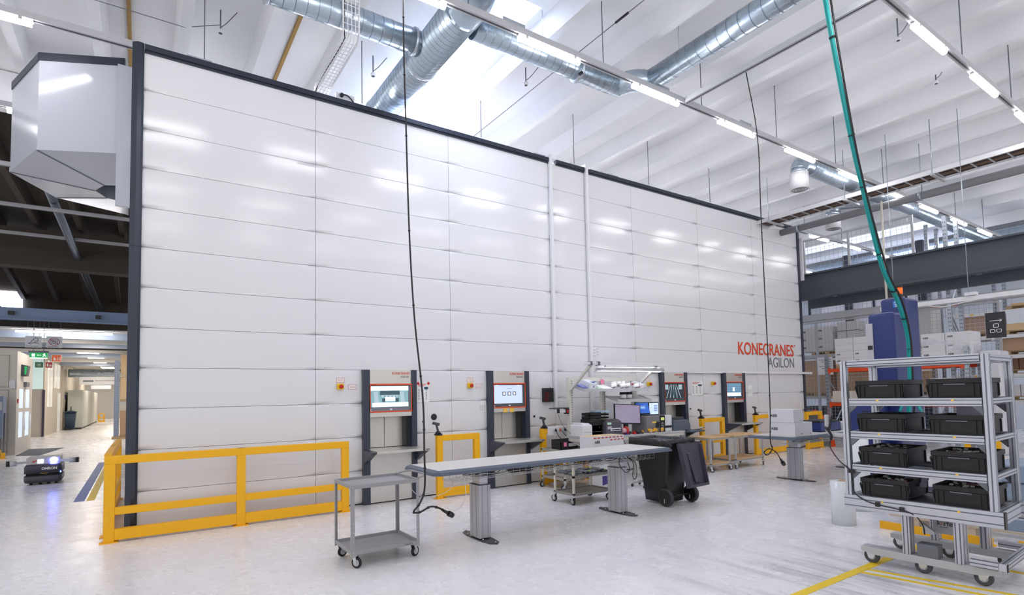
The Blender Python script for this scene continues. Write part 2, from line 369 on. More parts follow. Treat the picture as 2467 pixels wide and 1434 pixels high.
def station(i, x, label):
    t = thing('picking_station', label, 'picking station', (x, 0, 0), group='picking stations along the unit')
    b = lambda *a: MB().box(*a)
    b(0, .125, -.1, .0, 0, 2.4).box(.0, .03, 0, .45, .0, 2.4).build('post', NAVY, t, .004)
    b(.925, 1.03, -.1, .0, 0, 2.4).box(.9, 1.03, 0, .45, 0, 2.4).build('post', NAVY, t, .004)
    b(.125, .925, -.075, 0, 2.14, 2.4).build('header', STEEL, t)
    text('KONECRANES', .068, (.545, -.078, 2.315), RY, INKO, 'lettering', t, sx=.8); text('AGILON', .055, (.715, -.078, 2.255), RY, INKG, 'lettering', t, sx=.8)
    f = MB(); o, w = .1, .028
    f.box(.11, .94, -.1, -.05, 2.12, 2.145).box(.11, .94, -.1, -.05, 1.625, 1.65).box(.11, .135, -.1, -.05, 1.65, 2.12).box(.915, .94, -.1, -.05, 1.65, 2.12); f.build('screen_frame', ORANGE, t, .004)
    z = MB(); z.box(.135, .915, -.055, -.04, 1.65, 2.12); z.prism([(.135, -.09, 1.65), (.135, -.055, 1.72), (.135, -.055, 1.65)], (.78, 0, 0)); z.prism([(.915, -.09, 1.66), (.87, -.056, 1.72), (.87, -.056, 2.12), (.915, -.09, 2.12)], (0, .03, 0)); z.build('bezel', MGREY if i == 0 else DGREY, t)
    screen(t, i)
    b(.5, .54, -.093, -.075, 1.66, 1.69).build('reader', WHITE, t)
    MB().tube([(.145+.018*math.cos(a), -.102, 1.665+.018*math.sin(a)) for a in [x*.5 for x in range(2, 12)]], .005, 5).build('badge', WHITE, t)
    b(.125, .925, -.085, 0, 1.545, 1.625).build('chin', STEEL, t)
    for a, c in ((.125, .478), (.488, .84)): b(a, c, .17, .19, .98, 1.545).build('door', STEEL, t)
    n = MB(); n.box(.12, .9, .33, .34, .9, 1.6).box(.84, .9, .0, .33, .96, 1.56); n.build('niche_lining', BLACK, t)
    s = MB(); s.box(.08, 1.06, -.56, .33, .955, .97).box(.08, 1.06, -.56, -.545, .925, .955); s.build('shelf', STEEL, t)
    for xx in (.0, .99):
        MB().prism([(xx, -.1, .72), (xx, -.55, .93), (xx, -.58, .955), (xx, -.1, .965)], (.075, 0, 0)).build('shelf_bracket', NAVY, t, .004)
    b(.125, .925, -.07, -.04, .02, .95).build('front_panel', STEEL, t)
    b(.125, .925, -.065, -.03, 0, .02).build('plinth', BLACK, t)
    if i == 1:
        for xx in (.36, .52):
            n = tag(MB().box(x+xx, x+xx+.1, -.094, -.088, 1.535, 1.625).build('sticky_note', YNOTE), 'yellow note under the second station screen, %s one' % ('left' if xx < .4 else 'right'), 'note', 'yellow notes under a screen')
SL = ['picking station with a lit interior view on its screen, nearest the yellow corner rail',
      'picking station whose pale screen shows three square icons, with two yellow notes',
      'picking station behind the packing desk, with a dark metallic picture on its screen',
      'picking station farthest right, behind the wooden-topped trolley']
for i, x in enumerate(KX): station(i, x, SL[i])
# emergency stops, notices, knobs on the panels
WHO = ['left of the first picking station', 'left of the second picking station', 'left of the third picking station', 'left of the fourth picking station']
for i, k in enumerate(KX):
    x = k-.39 if i < 3 else k-.4
    t = thing('emergency_stop', 'yellow box with a red push button, ' + WHO[i], 'emergency stop', (x, 0, 2.1), group='emergency stops on the unit')
    MB(t).box(x-.055, x+.055, -.07, -.006, 2.05, 2.15).build('housing', M('yellow_plastic', 'f5c400', .4), t, .006)
    MB(t).lathe((x, -.07, 2.1), [(.02, 0), (.02, .02), (.036, .024), (.036, .04), (.02, .048)], (0, -1, 0), 14).build('button', RED, t)
    if i < 3:
        for nm, dx, z0, w, h in (('upper', -.06, 2.17, .14, .09), ('side', .15, 2.05, .14, .09)):
            p = tag(MB().box(x+dx, x+dx+w, -.009, -.006, z0, z0+h).build('notice', PAPER), 'small white notice with a red border, %s one %s' % (nm, WHO[i]), 'notice', 'small notices by the stop buttons')
            e = MB(); a, c, d, f_ = x+dx, x+dx+w, z0, z0+h
            e.box(a, c, -.0105, -.009, d, d+.006).box(a, c, -.0105, -.009, f_-.006, f_).box(a, a+.006, -.0105, -.009, d, f_).box(c-.006, c, -.0105, -.009, d, f_)
            for k2 in range(2): e.box(a+.025, c-.025, -.0105, -.009, d+.03+k2*.025, d+.036+k2*.025)
            e.build('border', M('notice_red', 'd98a90', .8), p)
def poster(x0, x1, z0, z1, label, red=True, pins=True, rows=4):
    p = tag(MB().box(x0, x1, -.009, -.006, z0, z1).build('instruction_sheet', PAPER), label, 'sheet')
    w, h = x1-x0, z1-z0; e = MB()
    for r in range(rows):
        for c in range(3):
            e.box(x0+w*(.1+.3*c), x0+w*(.2+.3*c), -.0105, -.009, z1-h*(.4+.14*r), z1-h*(.36+.14*r))
            e.box(x0+w*(.08+.3*c), x0+w*(.26+.3*c), -.0105, -.009, z1-h*(.45+.14*r), z1-h*(.437+.14*r))
    e.build('print', INKG, p)
    if red:
        e = MB(); [e.box(x0+w*.1, x0+w*(.75-.1*k), -.0105, -.009, z1-h*(.1+.05*k), z1-h*(.075+.05*k)) for k in range(3)]; e.build('heading', M('print_red', 'd9575a', .8), p)
        MB().box(x0+w*.58, x0+w*.9, -.0105, -.009, z1-h*.35, z1-h*.23).build('picture', M('print_blue', '2d4a66', .8), p)
    if pins:
        for xx in (x0+w*.1, x1-w*.08): MB().cyl((xx, -.006, z1-.02), (xx, -.018, z1-.02), .026, 12).build('magnet', RED, p)
poster(1.87, 2.13, 1.79, 2.17, 'instruction sheet under two red magnets right of the first picking station')
poster(9.92, 10.42, 1.78, 2.17, 'double instruction sheet right of the third picking station', pins=False)
poster(12.5, 12.74, 1.70, 2.04, 'white instruction sheet right of the last picking station', red=False, pins=False, rows=3)
poster(3.25, 3.40, 1.56, 1.78, 'sheet with a dotted table left of the second picking station', red=False, pins=False)
for x, z, r, lb in ((2.22, 1.50, .062, 'large round black rubber cap on the panels right of the first station'), (2.0, 1.42, .025, 'small round black plug right of the first station'),
                    (4.62, 1.42, .025, 'small round black plug right of the second station'), (9.85, 1.42, .025, 'small dark plug right of the third station')):
    tag(MB().lathe((x, 0, z), [(r, 0), (r, .012), (r*.8, .02)], (0, -1, 0), 18).build('wall_plug', BLACK), lb, 'plug', 'black plugs on the panels')
t = thing('wall_switch', 'stack of three white switches beside the right conduit', 'switch', (6.4, 0, 2.8))
for k in range(3):
    MB(t).box(6.36, 6.46, -.03, -.006, 2.78+k*.07, 2.845+k*.07).build('switch', WHITE, t, .004)
for k in range(3): MB(t).box(6.49, 6.56, -.009, -.006, 2.80+k*.07, 2.815+k*.07).build('caption', M('caption_grey', 'b8bac4', .8), t)
# ---------------- yellow guard rails ----------------
def guard(name, label, pts, h=1.17, mids=(.42,), posts=None, kick=True, sec=.12, dep=.09, grp='yellow guard rails'):
    """pts: plan polyline; a post at each point, rails between"""
    t = thing(name, label, 'guard rail', (pts[0][0], pts[0][1], 0), group=grp)
    for (a, b) in zip(pts[:-1], pts[1:]):
        A = Vector((a[0], a[1], 0)); B = Vector((b[0], b[1], 0)); d = (B-A).normalized(); A2 = A+d*sec/2; B2 = B-d*sec/2
        for z, hh in [(h-.055, .11)]+[(m, .10) for m in mids]+([(.105, .15)] if kick else []):
            aa, bb = (A-d*sec/2, B+d*sec/2) if z > 1 else (A2, B2)
            MB(t).bar(aa+Vector((0, 0, z)), bb+Vector((0, 0, z)), dep, hh).build('rail', YEL, t, .006)
    for i, p in enumerate(pts):
        q = pts[min(i+1, len(pts)-1)]; q0 = pts[max(i-1, 0)]; ang = math.atan2(q[1]-q0[1], q[0]-q0[0])
        MB(t).obox((p[0], p[1], (h-.11)/2+.005), (sec, dep, h-.12), ang).build('post', YEL, t, .006)
        f = MB(t).obox((p[0], p[1], .006), (sec+.09, dep+.07, .012), ang).build('foot_plate', YEL, t)
        bl = MB(t)
        for s in (-1, 1): bl.cyl((p[0]+s*(sec/2+.025)*math.cos(ang), p[1]+s*(sec/2+.025)*math.sin(ang), .012), (p[0]+s*(sec/2+.025)*math.cos(ang), p[1]+s*(sec/2+.025)*math.sin(ang), .024), .01, 6)
        bl.build('bolt', CHROME, f)
    return t
guard('guard_rail', 'long yellow guard rail before the left end of the storage unit', [(-2.82, -.34), (-1.2, -.36), (.38, -.38)])
guard('guard_rail', 'yellow guard rail running back along the left side of the storage unit', [(-2.86, .1), (-2.86, 1.9), (-2.84, 3.7)])
guard('guard_rail', 'small yellow guard frame between the first and second picking stations', [(2.15, -.36), (2.95, -.36)], mids=())
guard('guard_rail', 'yellow guard frame right of the second station, behind the cream trolley', [(4.58, -.36), (5.75, -.36)], mids=(.42,))
guard('guard_rail', 'yellow guard frame between the third and fourth picking stations', [(9.85, -.36), (10.72, -.36)], mids=(.55,))
guard('guard_rail', 'yellow guard frame right of the fourth station, behind the right table', [(12.28, -.36), (14.0, -.36)], mids=(.55,))
guard('guard_rail', 'yellow guard frame past the right end of the storage unit', [(14.95, -.42), (15.78, -.42)], mids=(.55,))
# ---------------- hand scanners on the guard frames ----------------
def scanner(x, y, z, label):
    t = thing('barcode_scanner', label, 'barcode scanner', (x, y, z), group='hand scanners on the guard frames')
    w = MB(); w.prism([(-.05, -.06, 0), (.06, -.06, 0), (.09, .02, 0), (.06, .07, 0), (-.05, .07, 0)], (0, 0, .03)); w.lathe((0, 0, .03), [(.055, 0), (.045, .03), (.02, .05)], n=12); w.build('cradle', BLACK, t)
    h = MB(); h.bar((0, 0, .07), (-.03, 0, .19), .035, .035).obox((-.04, 0, .215), (.13, .06, .05), 0, 0, .25); h.build('scanner', DGREY, t, .006)
    MB().box(.0, .05, -.064, -.06, .005, .025).build('badge', BLUE, t)
    return t
for x, lb in ((2.13, 'first'), (4.62, 'second'), (9.83, 'third'), (12.3, 'fourth')):
    scanner(x, -.36, 1.17, 'grey barcode scanner standing in its cradle on a guard frame, %s from the left' % lb)
# ---------------- casters ----------------
def caster(t, x, y, r, mat=BRUB, ang=.4, h=None, w=.032, plate=True):
    """swivel caster: wheel centre trails the pivot"""
    h = h or r*2.5; dx, dy = math.cos(ang)*r*.45, math.sin(ang)*r*.45; ax = Vector((-math.sin(ang), math.cos(ang), 0)); c = Vector((x+dx, y+dy, r))
    k = MB(t); k.lathe(c-ax*w/2, [(r*.9, 0), (r, w*.25), (r, w*.75), (r*.9, w)], ax, 20); wh = k.build('wheel', mat, t)
    k = MB(t); k.cyl(c-ax*w*.53, c+ax*w*.53, r*.62, 16).build('hub', LGREY, wh)
    k = MB(t)
    for s in (-1, 1):
        o = ax*s*w*.75; p = Vector((x, y, h)); f = Vector((math.cos(ang), math.sin(ang), 0))
        k.prism([p+o-f*r*.45, p+o+f*r*.5, c+o+f*r*.18-Vector((0, 0, r*.1)), c+o-f*r*.18-Vector((0, 0, r*.1))], ax*s*.004)
    if plate: k.box(x-.04, x+.04, y-.035, y+.035, h, h+.006)
    k.build('fork', CHROME, wh)
# ---------------- grey two-shelf trolley ----------------
t = thing('trolley', 'empty grey steel two-shelf trolley on casters, left of the long table', 'trolley', (-.1, -3.25, 0), 0)
x0, x1, y0, y1 = -.52, .29, -3.57, -2.92
for nm, z in (('top_tray', .925), ('bottom_tray', .2)):
    k = MB(t); k.box(x0, x1, y0, y1, z-.035, z-.03)
    for a, b, c, d in ((x0, x1, y0, y0+.018), (x0, x1, y1-.018, y1), (x0, x0+.018, y0, y1), (x1-.018, x1, y0, y1)): k.box(a, b, c, d, z-.045, z)
    k.build(nm, GREYP, t, .002)
for x, sx in ((x0, 1), (x1, -1)):
    for y, sy in ((y0, 1), (y1, -1)):
        k = MB(t); k.box(min(x, x+sx*.035), max(x, x+sx*.035), min(y-sy*.003, y), max(y-sy*.003, y), .13, .925); k.box(min(x-sx*.003, x), max(x-sx*.003, x), min(y, y+sy*.035), max(y, y+sy*.035), .13, .925); g = k.build('upright', GREYP, t)
        k = MB(t)
        for z in [.3+.05*i for i in range(5)]+[.15, .18, .9]: k.cyl((x+sx*.018, y-sy*.003, z), (x+sx*.018, y-sy*.0045, z), .005, 6); k.cyl((x-sx*.003, y+sy*.018, z), (x-sx*.0045, y+sy*.018, z), .005, 6)
        k.build('hole_pattern', M('hole_light', 'd8d4cc', .6), g)
        caster(t, x+sx*.05, y+sy*.06, .062, ang=(.5 if x > 0 else -.9) + (1.2 if y > -3 else 0), h=.15)
MB(t).tube(smooth_path([(x1, y1-.03, .93), (x1+.1, y1-.06, .945), (x1+.14, y1-.15, .95), (x1+.14, y0+.15, .95), (x1+.1, y0+.06, .945), (x1, y0+.03, .93)], 5), .013, 8).build('handle', GREYP, t)
text('GIGANT', .028, (x1-.19, y0-.001, .165), RY, M('faded_print', '6f6f72', .6), 'lettering', t, t)
# ---------------- height-adjustable tables ----------------
TOPG = M('table_laminate', 'd9d7d1', .35, var=.03, vscale=2); EDGE = M('bumper_edge', '4c5566', .4)
def wire_basket(t, x0, x1, y0, y1, z0, z1, parent):
    k = MB(t); r = .0025
    for z in (z0, z0+(z1-z0)*.5, z1):
        k.tube([(x0, y0, z), (x1, y0, z)], r, 4); k.tube([(x0, y1, z), (x1, y1, z)], r, 4)
    for j in range(1, 4): k.tube([(x0, y0+(y1-y0)*j/4, z0), (x1, y0+(y1-y0)*j/4, z0)], r, 4)
    n = int((x1-x0)/.1)
    for i in range(n+1):
        x = x0+(x1-x0)*i/n; k.tube([(x, y0, z1), (x, y0, z0), (x, y1, z0), (x, y1, z1)], r, 4)
    return k.build('wire_basket', CHROME, parent)
def lift_table(label, x0, x1, yc, d, z, legs, basket):
    t = thing('lift_table', label, 'table', ((x0+x1)/2, yc, 0)); y0, y1 = yc-d/2, yc+d/2
    MB(t).box(x0+.05, x1-.05, y0+.05, y1-.03, z-.03, z).build('tabletop', TOPG, t, .003)
    e = MB(t)
    def prof(p, q, n):   # sloped bumper, n = outward
        p = Vector(p); q = Vector(q); n = Vector(n); u = Vector((0, 0, 1))
        tt = (q-p).normalized()
        e.hexa([p-u*.055, p+n*.0-u*.055+n*.08, p+n*.06-u*.02, p+u*.002, q-u*.055, q-u*.055+n*.08, q+n*.06-u*.02, q+u*.002])
    prof((x0+.05, y0+.05, z), (x1-.05, y0+.05, z), (0, -1, 0)); prof((x0+.05, y1-.03, z), (x0+.05, y0+.05, z), (-1, 0, 0)); prof((x1-.05, y0+.05, z), (x1-.05, y1-.03, z), (1, 0, 0))
    for cx, sx in ((x0+.05, -1), (x1-.05, 1)): e.hexa([(cx, y0+.05, z-.055), (cx+sx*.08, y0+.05, z-.055), (cx+sx*.06, y0+.05, z-.02), (cx, y0+.05, z+.002), (cx, y0-.03, z-.055), (cx+sx*.05, y0-.0, z-.055), (cx+sx*.03, y0+.02, z-.02), (cx, y0-.01, z-.02)])
    e.build('bumper_edge', EDGE, t)
    for lx in legs:
        k = MB(t); k.box(lx-.09, lx+.09, yc-.14, yc+.12, .02, z-.28); g = k.build('column', M('column_grey', 'b4b5ba', .4, metal=.35), t, .01)
        MB(t).box(lx-.045, lx-.042, yc-.1415, yc-.1395, .02, z-.28).box(lx+.04, lx+.043, yc-.1415, yc-.1395, .02, z-.28).box(lx-.0915, lx-.0895, yc-.06, yc-.057, .02, z-.28).box(lx-.0915, lx-.0895, yc+.05, yc+.053, .02, z-.28).build('groove', DGREY, g)
        MB(t).box(lx-.092, lx+.092, yc-.142, yc+.122, z-.285, z-.28).build('cap', DGREY, g)
        MB(t).box(lx-.06, lx+.06, yc-.11, yc+.09, z-.28, z-.03).build('inner_column', ALU, t)
        k = MB(t); k.prism([(lx-.1, yc-.2, 0), (lx+.1, yc-.2, 0), (lx+.07, yc-.36, 0), (lx+.0, yc-.43, 0), (lx-.07, yc-.36, 0)][::-1], (0, 0, .012)); k.prism([(lx-.1, yc+.2, 0), (lx+.1, yc+.2, 0), (lx+.07, yc+.36, 0), (lx, yc+.43, 0), (lx-.07, yc+.36, 0)], (0, 0, .012)); k.box(lx-.1, lx+.1, yc-.2, yc+.2, 0, .012); f = k.build('foot', M('foot_steel', '4a4c52', .3, metal=.5), t)
        k = MB(t)
        for a, b in ((-.09, -.2), (.09, -.2), (0, -.39), (-.09, .2), (.09, .2), (0, .39)): k.cyl((lx+a*.85, yc+b, .012), (lx+a*.85, yc+b, .035), .008, 8)
        k.build('bolt', CHROME, f)
    b = basket; wire_basket(t, b[0], b[1], yc-.3, yc-.02, z-.17, z-.06, t)
    k = MB(t); rnd = random.Random(3)
    for q in range(5):
        pts = []; x = b[0]+.1+rnd.random()*.5; yy = yc-.27+rnd.random()*.22
        while x < b[1]-.3: pts.append((x, yy+rnd.uniform(-.04, .04), z-.155+rnd.uniform(0, .06))); x += rnd.uniform(.12, .35)
        k.tube(smooth_path(pts, 4), .005, 5)
    k.build('cable', BLACK, t)
    return t
LT = lift_table('long empty grey height-adjustable table with dark bumper edge before the stations', .45, 4.66, -3.26, .92, 1.0, (1.31, 3.85), (.75, 4.4))
k = MB(LT).tube(smooth_path([(3.7, -3.5, .9), (3.62, -3.56, .8), (3.7, -3.6, .68), (3.82, -3.58, .7), (3.8, -3.56, .82)], 5), .006, 6)
k.tube(smooth_path([(3.85, -3.5, .9), (3.93, -3.6, .8), (3.95, -3.6, .62), (3.9, -3.6, .55), (3.86, -3.6, .62), (3.9, -3.58, .8), (3.84, -3.5, .9)], 5), .006, 6); k.build('cable_loop', BLACK, LT)
MB(LT).tube(smooth_path([(.9, -3.5, .86), (.72, -3.4, .68), (.5, -3.2, .63), (.38, -3.1, .75), (.36, -3.1, .9)], 5), .004, 5).build('white_cable', WHITE, LT)
MB(LT).box(1.75, 2.1, -3.4, -3.25, .835, .88).build('power_supply', BLACK, LT)
MB(LT).tube(smooth_path([(.95, -3.5, .85), (.96, -3.5, .6), (.94, -3.3, .42), (.9, -3.12, .42)], 5), .004, 5).build('white_cable', WHITE, LT)
LT2 = lift_table('grey height-adjustable table carrying white cartons, right of the wooden trolley', 8.06, 12.3, -3.33, 1.0, .955, (8.95, 11.5), (8.4, 11.9))
# ---------------- black wheeled bin ----------------
t = thing('wheeled_bin', 'black wheeled bin lined with a black bag, its lid hanging open', 'bin', (5.07, -3.2, 0))
def rr(x0, x1, y0, y1, z, r=.06, n=4):
    out = []
    for cx, cy, a in ((x1-r, y0+r, -PI/2), (x1-r, y1-r, 0), (x0+r, y1-r, PI/2), (x0+r, y0+r, PI)):
        out += [Vector((cx+r*math.cos(a+PI/2*i/n), cy+r*math.sin(a+PI/2*i/n), z)) for i in range(n+1)]
    return out
bx0, bx1, by0, by1 = 4.78, 5.36, -3.42, -2.9
k = MB(t); k.rings([rr(bx0+.05, bx1-.05, by0+.03, by1-.02, .04), rr(bx0+.04, bx1-.04, by0+.0, by1, .25), rr(bx0+.005, bx1-.005, by0-.1, by1+.16, .98), rr(bx0+.005, bx1-.005, by0-.1, by1+.16, 1.06)], True); k.build('body', M('black_bin_plastic', '1d1d20', .38, var=.25, vscale=8), t)
k = MB(t); rn = random.Random(5); base = rr(bx0-.05, bx1+.05, by0-.18, by1+.24, 1.09, .05, 5); m_ = len(base)
low = [p+Vector((rn.uniform(-.012, .012), rn.uniform(-.012, .012), -.1+rn.uniform(-.035, .03))) for p in base]; mid = [p+Vector((0, 0, -.05)) for p in base]
inn = [Vector((5.07+(p.x-5.07)*.84, -3.1+(p.y+3.1)*.86, 1.085+rn.uniform(-.01, .02))) for p in base]; inn2 = [Vector((5.07+(p.x-5.07)*.8, -3.1+(p.y+3.1)*.8, .9+rn.uniform(-.05, .03))) for p in base]
k.rings([low, mid, [p+Vector((0, 0, .012)) for p in base], inn, inn2], False); k.face(inn2); k.build('bag_liner', M('black_bag_film', '16161a', .22, bump=.8, bscale=14), t)
# lid hanging from the handle side (towards -y, slightly open)
k = MB(t); L0 = []
prof = [(-.26, 0, 0), (-.28, .05, -.06), (-.28, .12, -.35), (-.25, .13, -.62), (-.2, .1, -.67)]
Lm = Matrix.Rotation(math.radians(3), 3, 'Z'); hc = Vector((5.1, -3.66, 1.03))
def LP(u, o, w): return hc+Lm @ Vector((u, -o, w))
k.hexa([LP(-.29, .0, 0), LP(.29, .0, 0), LP(.29, .03, 0), LP(-.29, .03, 0), LP(-.25, .14, -.7), LP(.25, .14, -.7), LP(.25, .17, -.7), LP(-.25, .17, -.7)])
for u in (-.29, .27):
    v = u*.86; k.hexa([LP(u, .03, 0), LP(u+.02, .03, 0), LP(u+.02, .09, -.02), LP(u, .09, -.02), LP(v, .17, -.7), LP(v+.02, .17, -.7), LP(v+.02, .23, -.66), LP(v, .23, -.66)])
k.hexa([LP(-.25, .14, -.7), LP(.25, .14, -.7), LP(.25, .23, -.68), LP(-.25, .23, -.68), LP(-.25, .14, -.66), LP(.25, .14, -.66), LP(.25, .23, -.64), LP(-.25, .23, -.64)])
lid = k.build('lid', M('lid_inside', '4a4652', .35, var=.35, vscale=6), t, .012, 3)
k = MB(t); k.hexa([LP(-.1, .05, -.14), LP(.0, .05, -.14), LP(.0, .075, -.16), LP(-.1, .075, -.16), LP(-.06, .165, -.62), LP(.05, .165, -.62), LP(.05, .2, -.62), LP(-.06, .2, -.62)]); k.build('lid_rib', M('lid_rib', '45414b', .4, var=.3, vscale=6), lid, .01)
k = MB(t); k.cyl((4.86, -3.66, 1.03), (5.46, -3.66, 1.03), .016, 10); [k.bar((x, -3.5, 1.03), (x, -3.66, 1.03), .03, .04) for x in (4.9, 5.12, 5.34)]; k.build('handle', BLACK, t)
for x, s in ((4.72, 1), (5.36, 1)):
    k = MB(t); k.lathe((x, -3.47, .15), [(.122, 0), (.142, .006), (.15, .02), (.15, .05), (.142, .062), (.122, .066)], (1, 0, 0), 32); w = k.build('wheel', M('bin_tyre', '3b3b3e', .55), t)
    k = MB(t); k.cyl((x-.004, -3.47, .15), (x+.07, -3.47, .15), .118, 28); k.build('hub', BLACK, w)
    k = MB(t); k.box(x-.008, x-.004, -3.478, -3.462, .06, .13); k.build('wheel_mark', LGREY, w)
MB(t).cyl((4.76, -3.47, .15), (5.4, -3.47, .15), .014, 8).build('axle', BLACK, t)
# ---------------- cream trolleys and wood-topped trolleys ----------------
def tray_cart(name, label, x0, x1, y0, y1, zs, top_mat, frame_mat, leg=.035, r=.06, h=.14, wheel=BRUB, lip=True, ztop=None, grp=None):
    t = thing(name, label, 'trolley', ((x0+x1)/2, (y0+y1)/2, 0), group=grp)
    for i, z in enumerate(zs):
        k = MB(t)
        if lip:
            k.box(x0, x1, y0, y1, z-.03, z-.024)
            for a, b, c, d in ((x0, x1, y0, y0+.02), (x0, x1, y1-.02, y1), (x0, x0+.02, y0, y1), (x1-.02, x1, y0, y1)): k.box(a, b, c, d, z-.045, z)
        else: k.box(x0, x1, y0, y1, z-.025, z)
        k.build('shelf', top_mat, t, .002)
        if not lip:
            k = MB(t)
            for a, b, c, d in ((x0+.02, x1-.02, y0+.02, y0+.05), (x0+.02, x1-.02, y1-.05, y1-.02), (x0+.02, x0+.05, y0, y1), (x1-.05, x1-.02, y0, y1)): k.box(a, b, c, d, z-.065, z-.026)
            k.build('frame', frame_mat, t)
    zt = ztop or zs[0]
    for x in (x0, x1-leg):
        for y in (y0, y1-leg):
            MB(t).box(x, x+leg, y, y+leg, h, zt-(0 if lip else .026)).build('leg', frame_mat, t, .002)
            caster(t, x+leg/2, y+leg/2, r, wheel, ang=.6+(x+y)*.7, h=h)
    return t
TCREAM = M('cream_tray', 'a8a49a', .4)
tray_cart('trolley', 'cream two-shelf trolley of bagged parts under the long table', 3.62, 4.5, -2.46, -1.92, (.5, .2), M('trolley_grey_tray', '97938c', .4), CREAM, ztop=.78, h=.17)
tray_cart('trolley', 'cream trolley with black document tray beside the second station', 4.38, 5.2, -1.3, -.55, (.79, .24), TCREAM, CREAM, ztop=.8, h=.16)
tray_cart('trolley', 'trolley with beech shelves and grey legs before the fourth station', 9.42, 10.6, -1.62, -.95, (.8, .24), BEECH, LGREY, lip=False, r=.05, h=.13, wheel=RUBBER)
tray_cart('trolley', 'beech-shelved trolley half hidden behind the black wheeled bin', 8.5, 9.25, -1.6, -.95, (.8, .2), BEECH, LGREY, lip=False, r=.05, h=.13)
k = MB(); rn = random.Random(2)
BAG = M('silver_bag', '5e6068', .22, metal=.6, bump=1, bscale=30); LIME = M('lime_label', '8fd21f', .6)
for i in range(14):
    x, y = 3.7+(i % 7)*.115, -2.36+(i//7)*.24
    b = MB().obox((x, y, .515+.012*(i % 3)), (.15, .17, .035), rn.uniform(-.8, .8), rn.uniform(-.15, .15)).build('parts_bag', BAG, None, .012, 3)
    tag(b, 'crumpled silver anti-static bag in the tray of the cream trolley', 'bag', 'silver bags in the trolley tray')
    if i % 3 == 0:
        MB().obox((x+.01, y, .54+.012*(i % 3)), (.09, .07, .004), .5+i).build('tag', LIME, b)
# ---------------- packing desk ----------------
D = thing('packing_desk', 'light grey packing desk with upright frame, tilted shelves and an overhead lamp boom', 'desk', (6.4, -1, 0))
MB(D).box(4.95, 7.9, -1.38, -.62, .965, 1.0).build('desktop', LGREY, D, .004)
MB(D).box(4.95, 7.9, -1.36, -.66, .9, .965).build('apron', OFFW, D)
for x in (5.08, 6.02, 7.0):
    k = MB(D).box(x-.05, x+.05, -.72, -.62, .0, 2.24); g = k.build('upright', OFFW, D, .004)
    k = MB(D); [k.box(x+.012, x+.03, -.7215, -.72, z, z+.02) for z in [1.1+.05*i for i in range(22)]]; k.build('slot_pattern', DGREY, g)
    MB(D).box(x-.04, x+.04, -1.3, -.66, 0, .04).build('foot', OFFW, D)
MB(D).box(7.7, 7.8, -1.3, -.7, 0, .9).build('leg', OFFW, D)
MB(D).box(5.08, 7.0, -.7, -.66, 2.16, 2.24).build('crossbar', OFFW, D)
for x0, x1 in ((5.12, 5.42), (6.78, 6.98)): MB(D).bar((5.06 if x0 < 6 else 7.0, -.74, 1.98), (5.06 if x0 < 6 else 7.0, -1.38, 2.47), .06, .05).build('arm', OFFW, D)
k = MB(D).box(4.9, 7.3, -1.42, -1.36, 2.47, 2.53); k.build('boom', WHITE, D, .004)
[MB(D).box(*q).build('boom_joint', MGREY, D) for q in ((5.02, 5.06, -1.44, -1.34, 2.46, 2.54), (5.22, 5.27, -1.44, -1.34, 2.46, 2.54), (6.9, 6.98, -1.43, -1.35, 2.455, 2.47))]
k = MB(D); k.prism([(5.35, -1.36, 2.36), (5.35, -1.18, 2.36), (5.35, -1.2, 2.43), (5.35, -1.34, 2.43)], (1.95, 0, 0)); l = k.build('lamp_housing', LGREY, D, .01)
MB(D).box(5.4, 7.2, -1.34, -1.2, 2.352, 2.36).build('lamp_tube', EM('desk_lamp_glow', 'f4f4ff', 3), l)
MB(D).box(5.4, 7.2, -1.3, -1.24, 2.431, 2.437).build('lamp_uplight', EM('desk_uplight_glow', 'f8f6ff', 9), l)
[MB(D).box(x, x+.06, -1.3, -1.24, 2.43, 2.47).build('lamp_mount', MGREY, D) for x in (5.5, 7.0)]
def tilt_shelf(x0, x1, yb, zb, yf, zf):
    k = MB(D); k.bar(((x0+x1)/2, yb, zb), ((x0+x1)/2, yf, zf), x1-x0, .012); k.bar((x0, yf, zf+.02), (x1, yf, zf+.02), .012, .06)
    for x in (x0, x1): k.bar((x, yb, zb+.0), (x, yf, zf+.02), .008, .05)
    return k.build('tilted_shelf', LGREY, D)
tilt_shelf(5.1, 7.0, -.74, 2.06, -1.12, 1.94); tilt_shelf(6.05, 7.08, -.74, 1.82, -1.12, 1.70)
MB(D).tube(smooth_path([(6.2, -.7, .9), (6.25, -.8, .6), (6.4, -.8, .45), (6.5, -.75, .75)], 5), .006, 5).tube(smooth_path([(6.0, -1.3, .9), (6.1, -1.3, .72), (6.3, -1.25, .6)], 5), .006, 5).build('cable', BLACK, D)
def shz(y, b=2.06, f=1.94): return b+(f-b)*(y+.74)/(-.38)
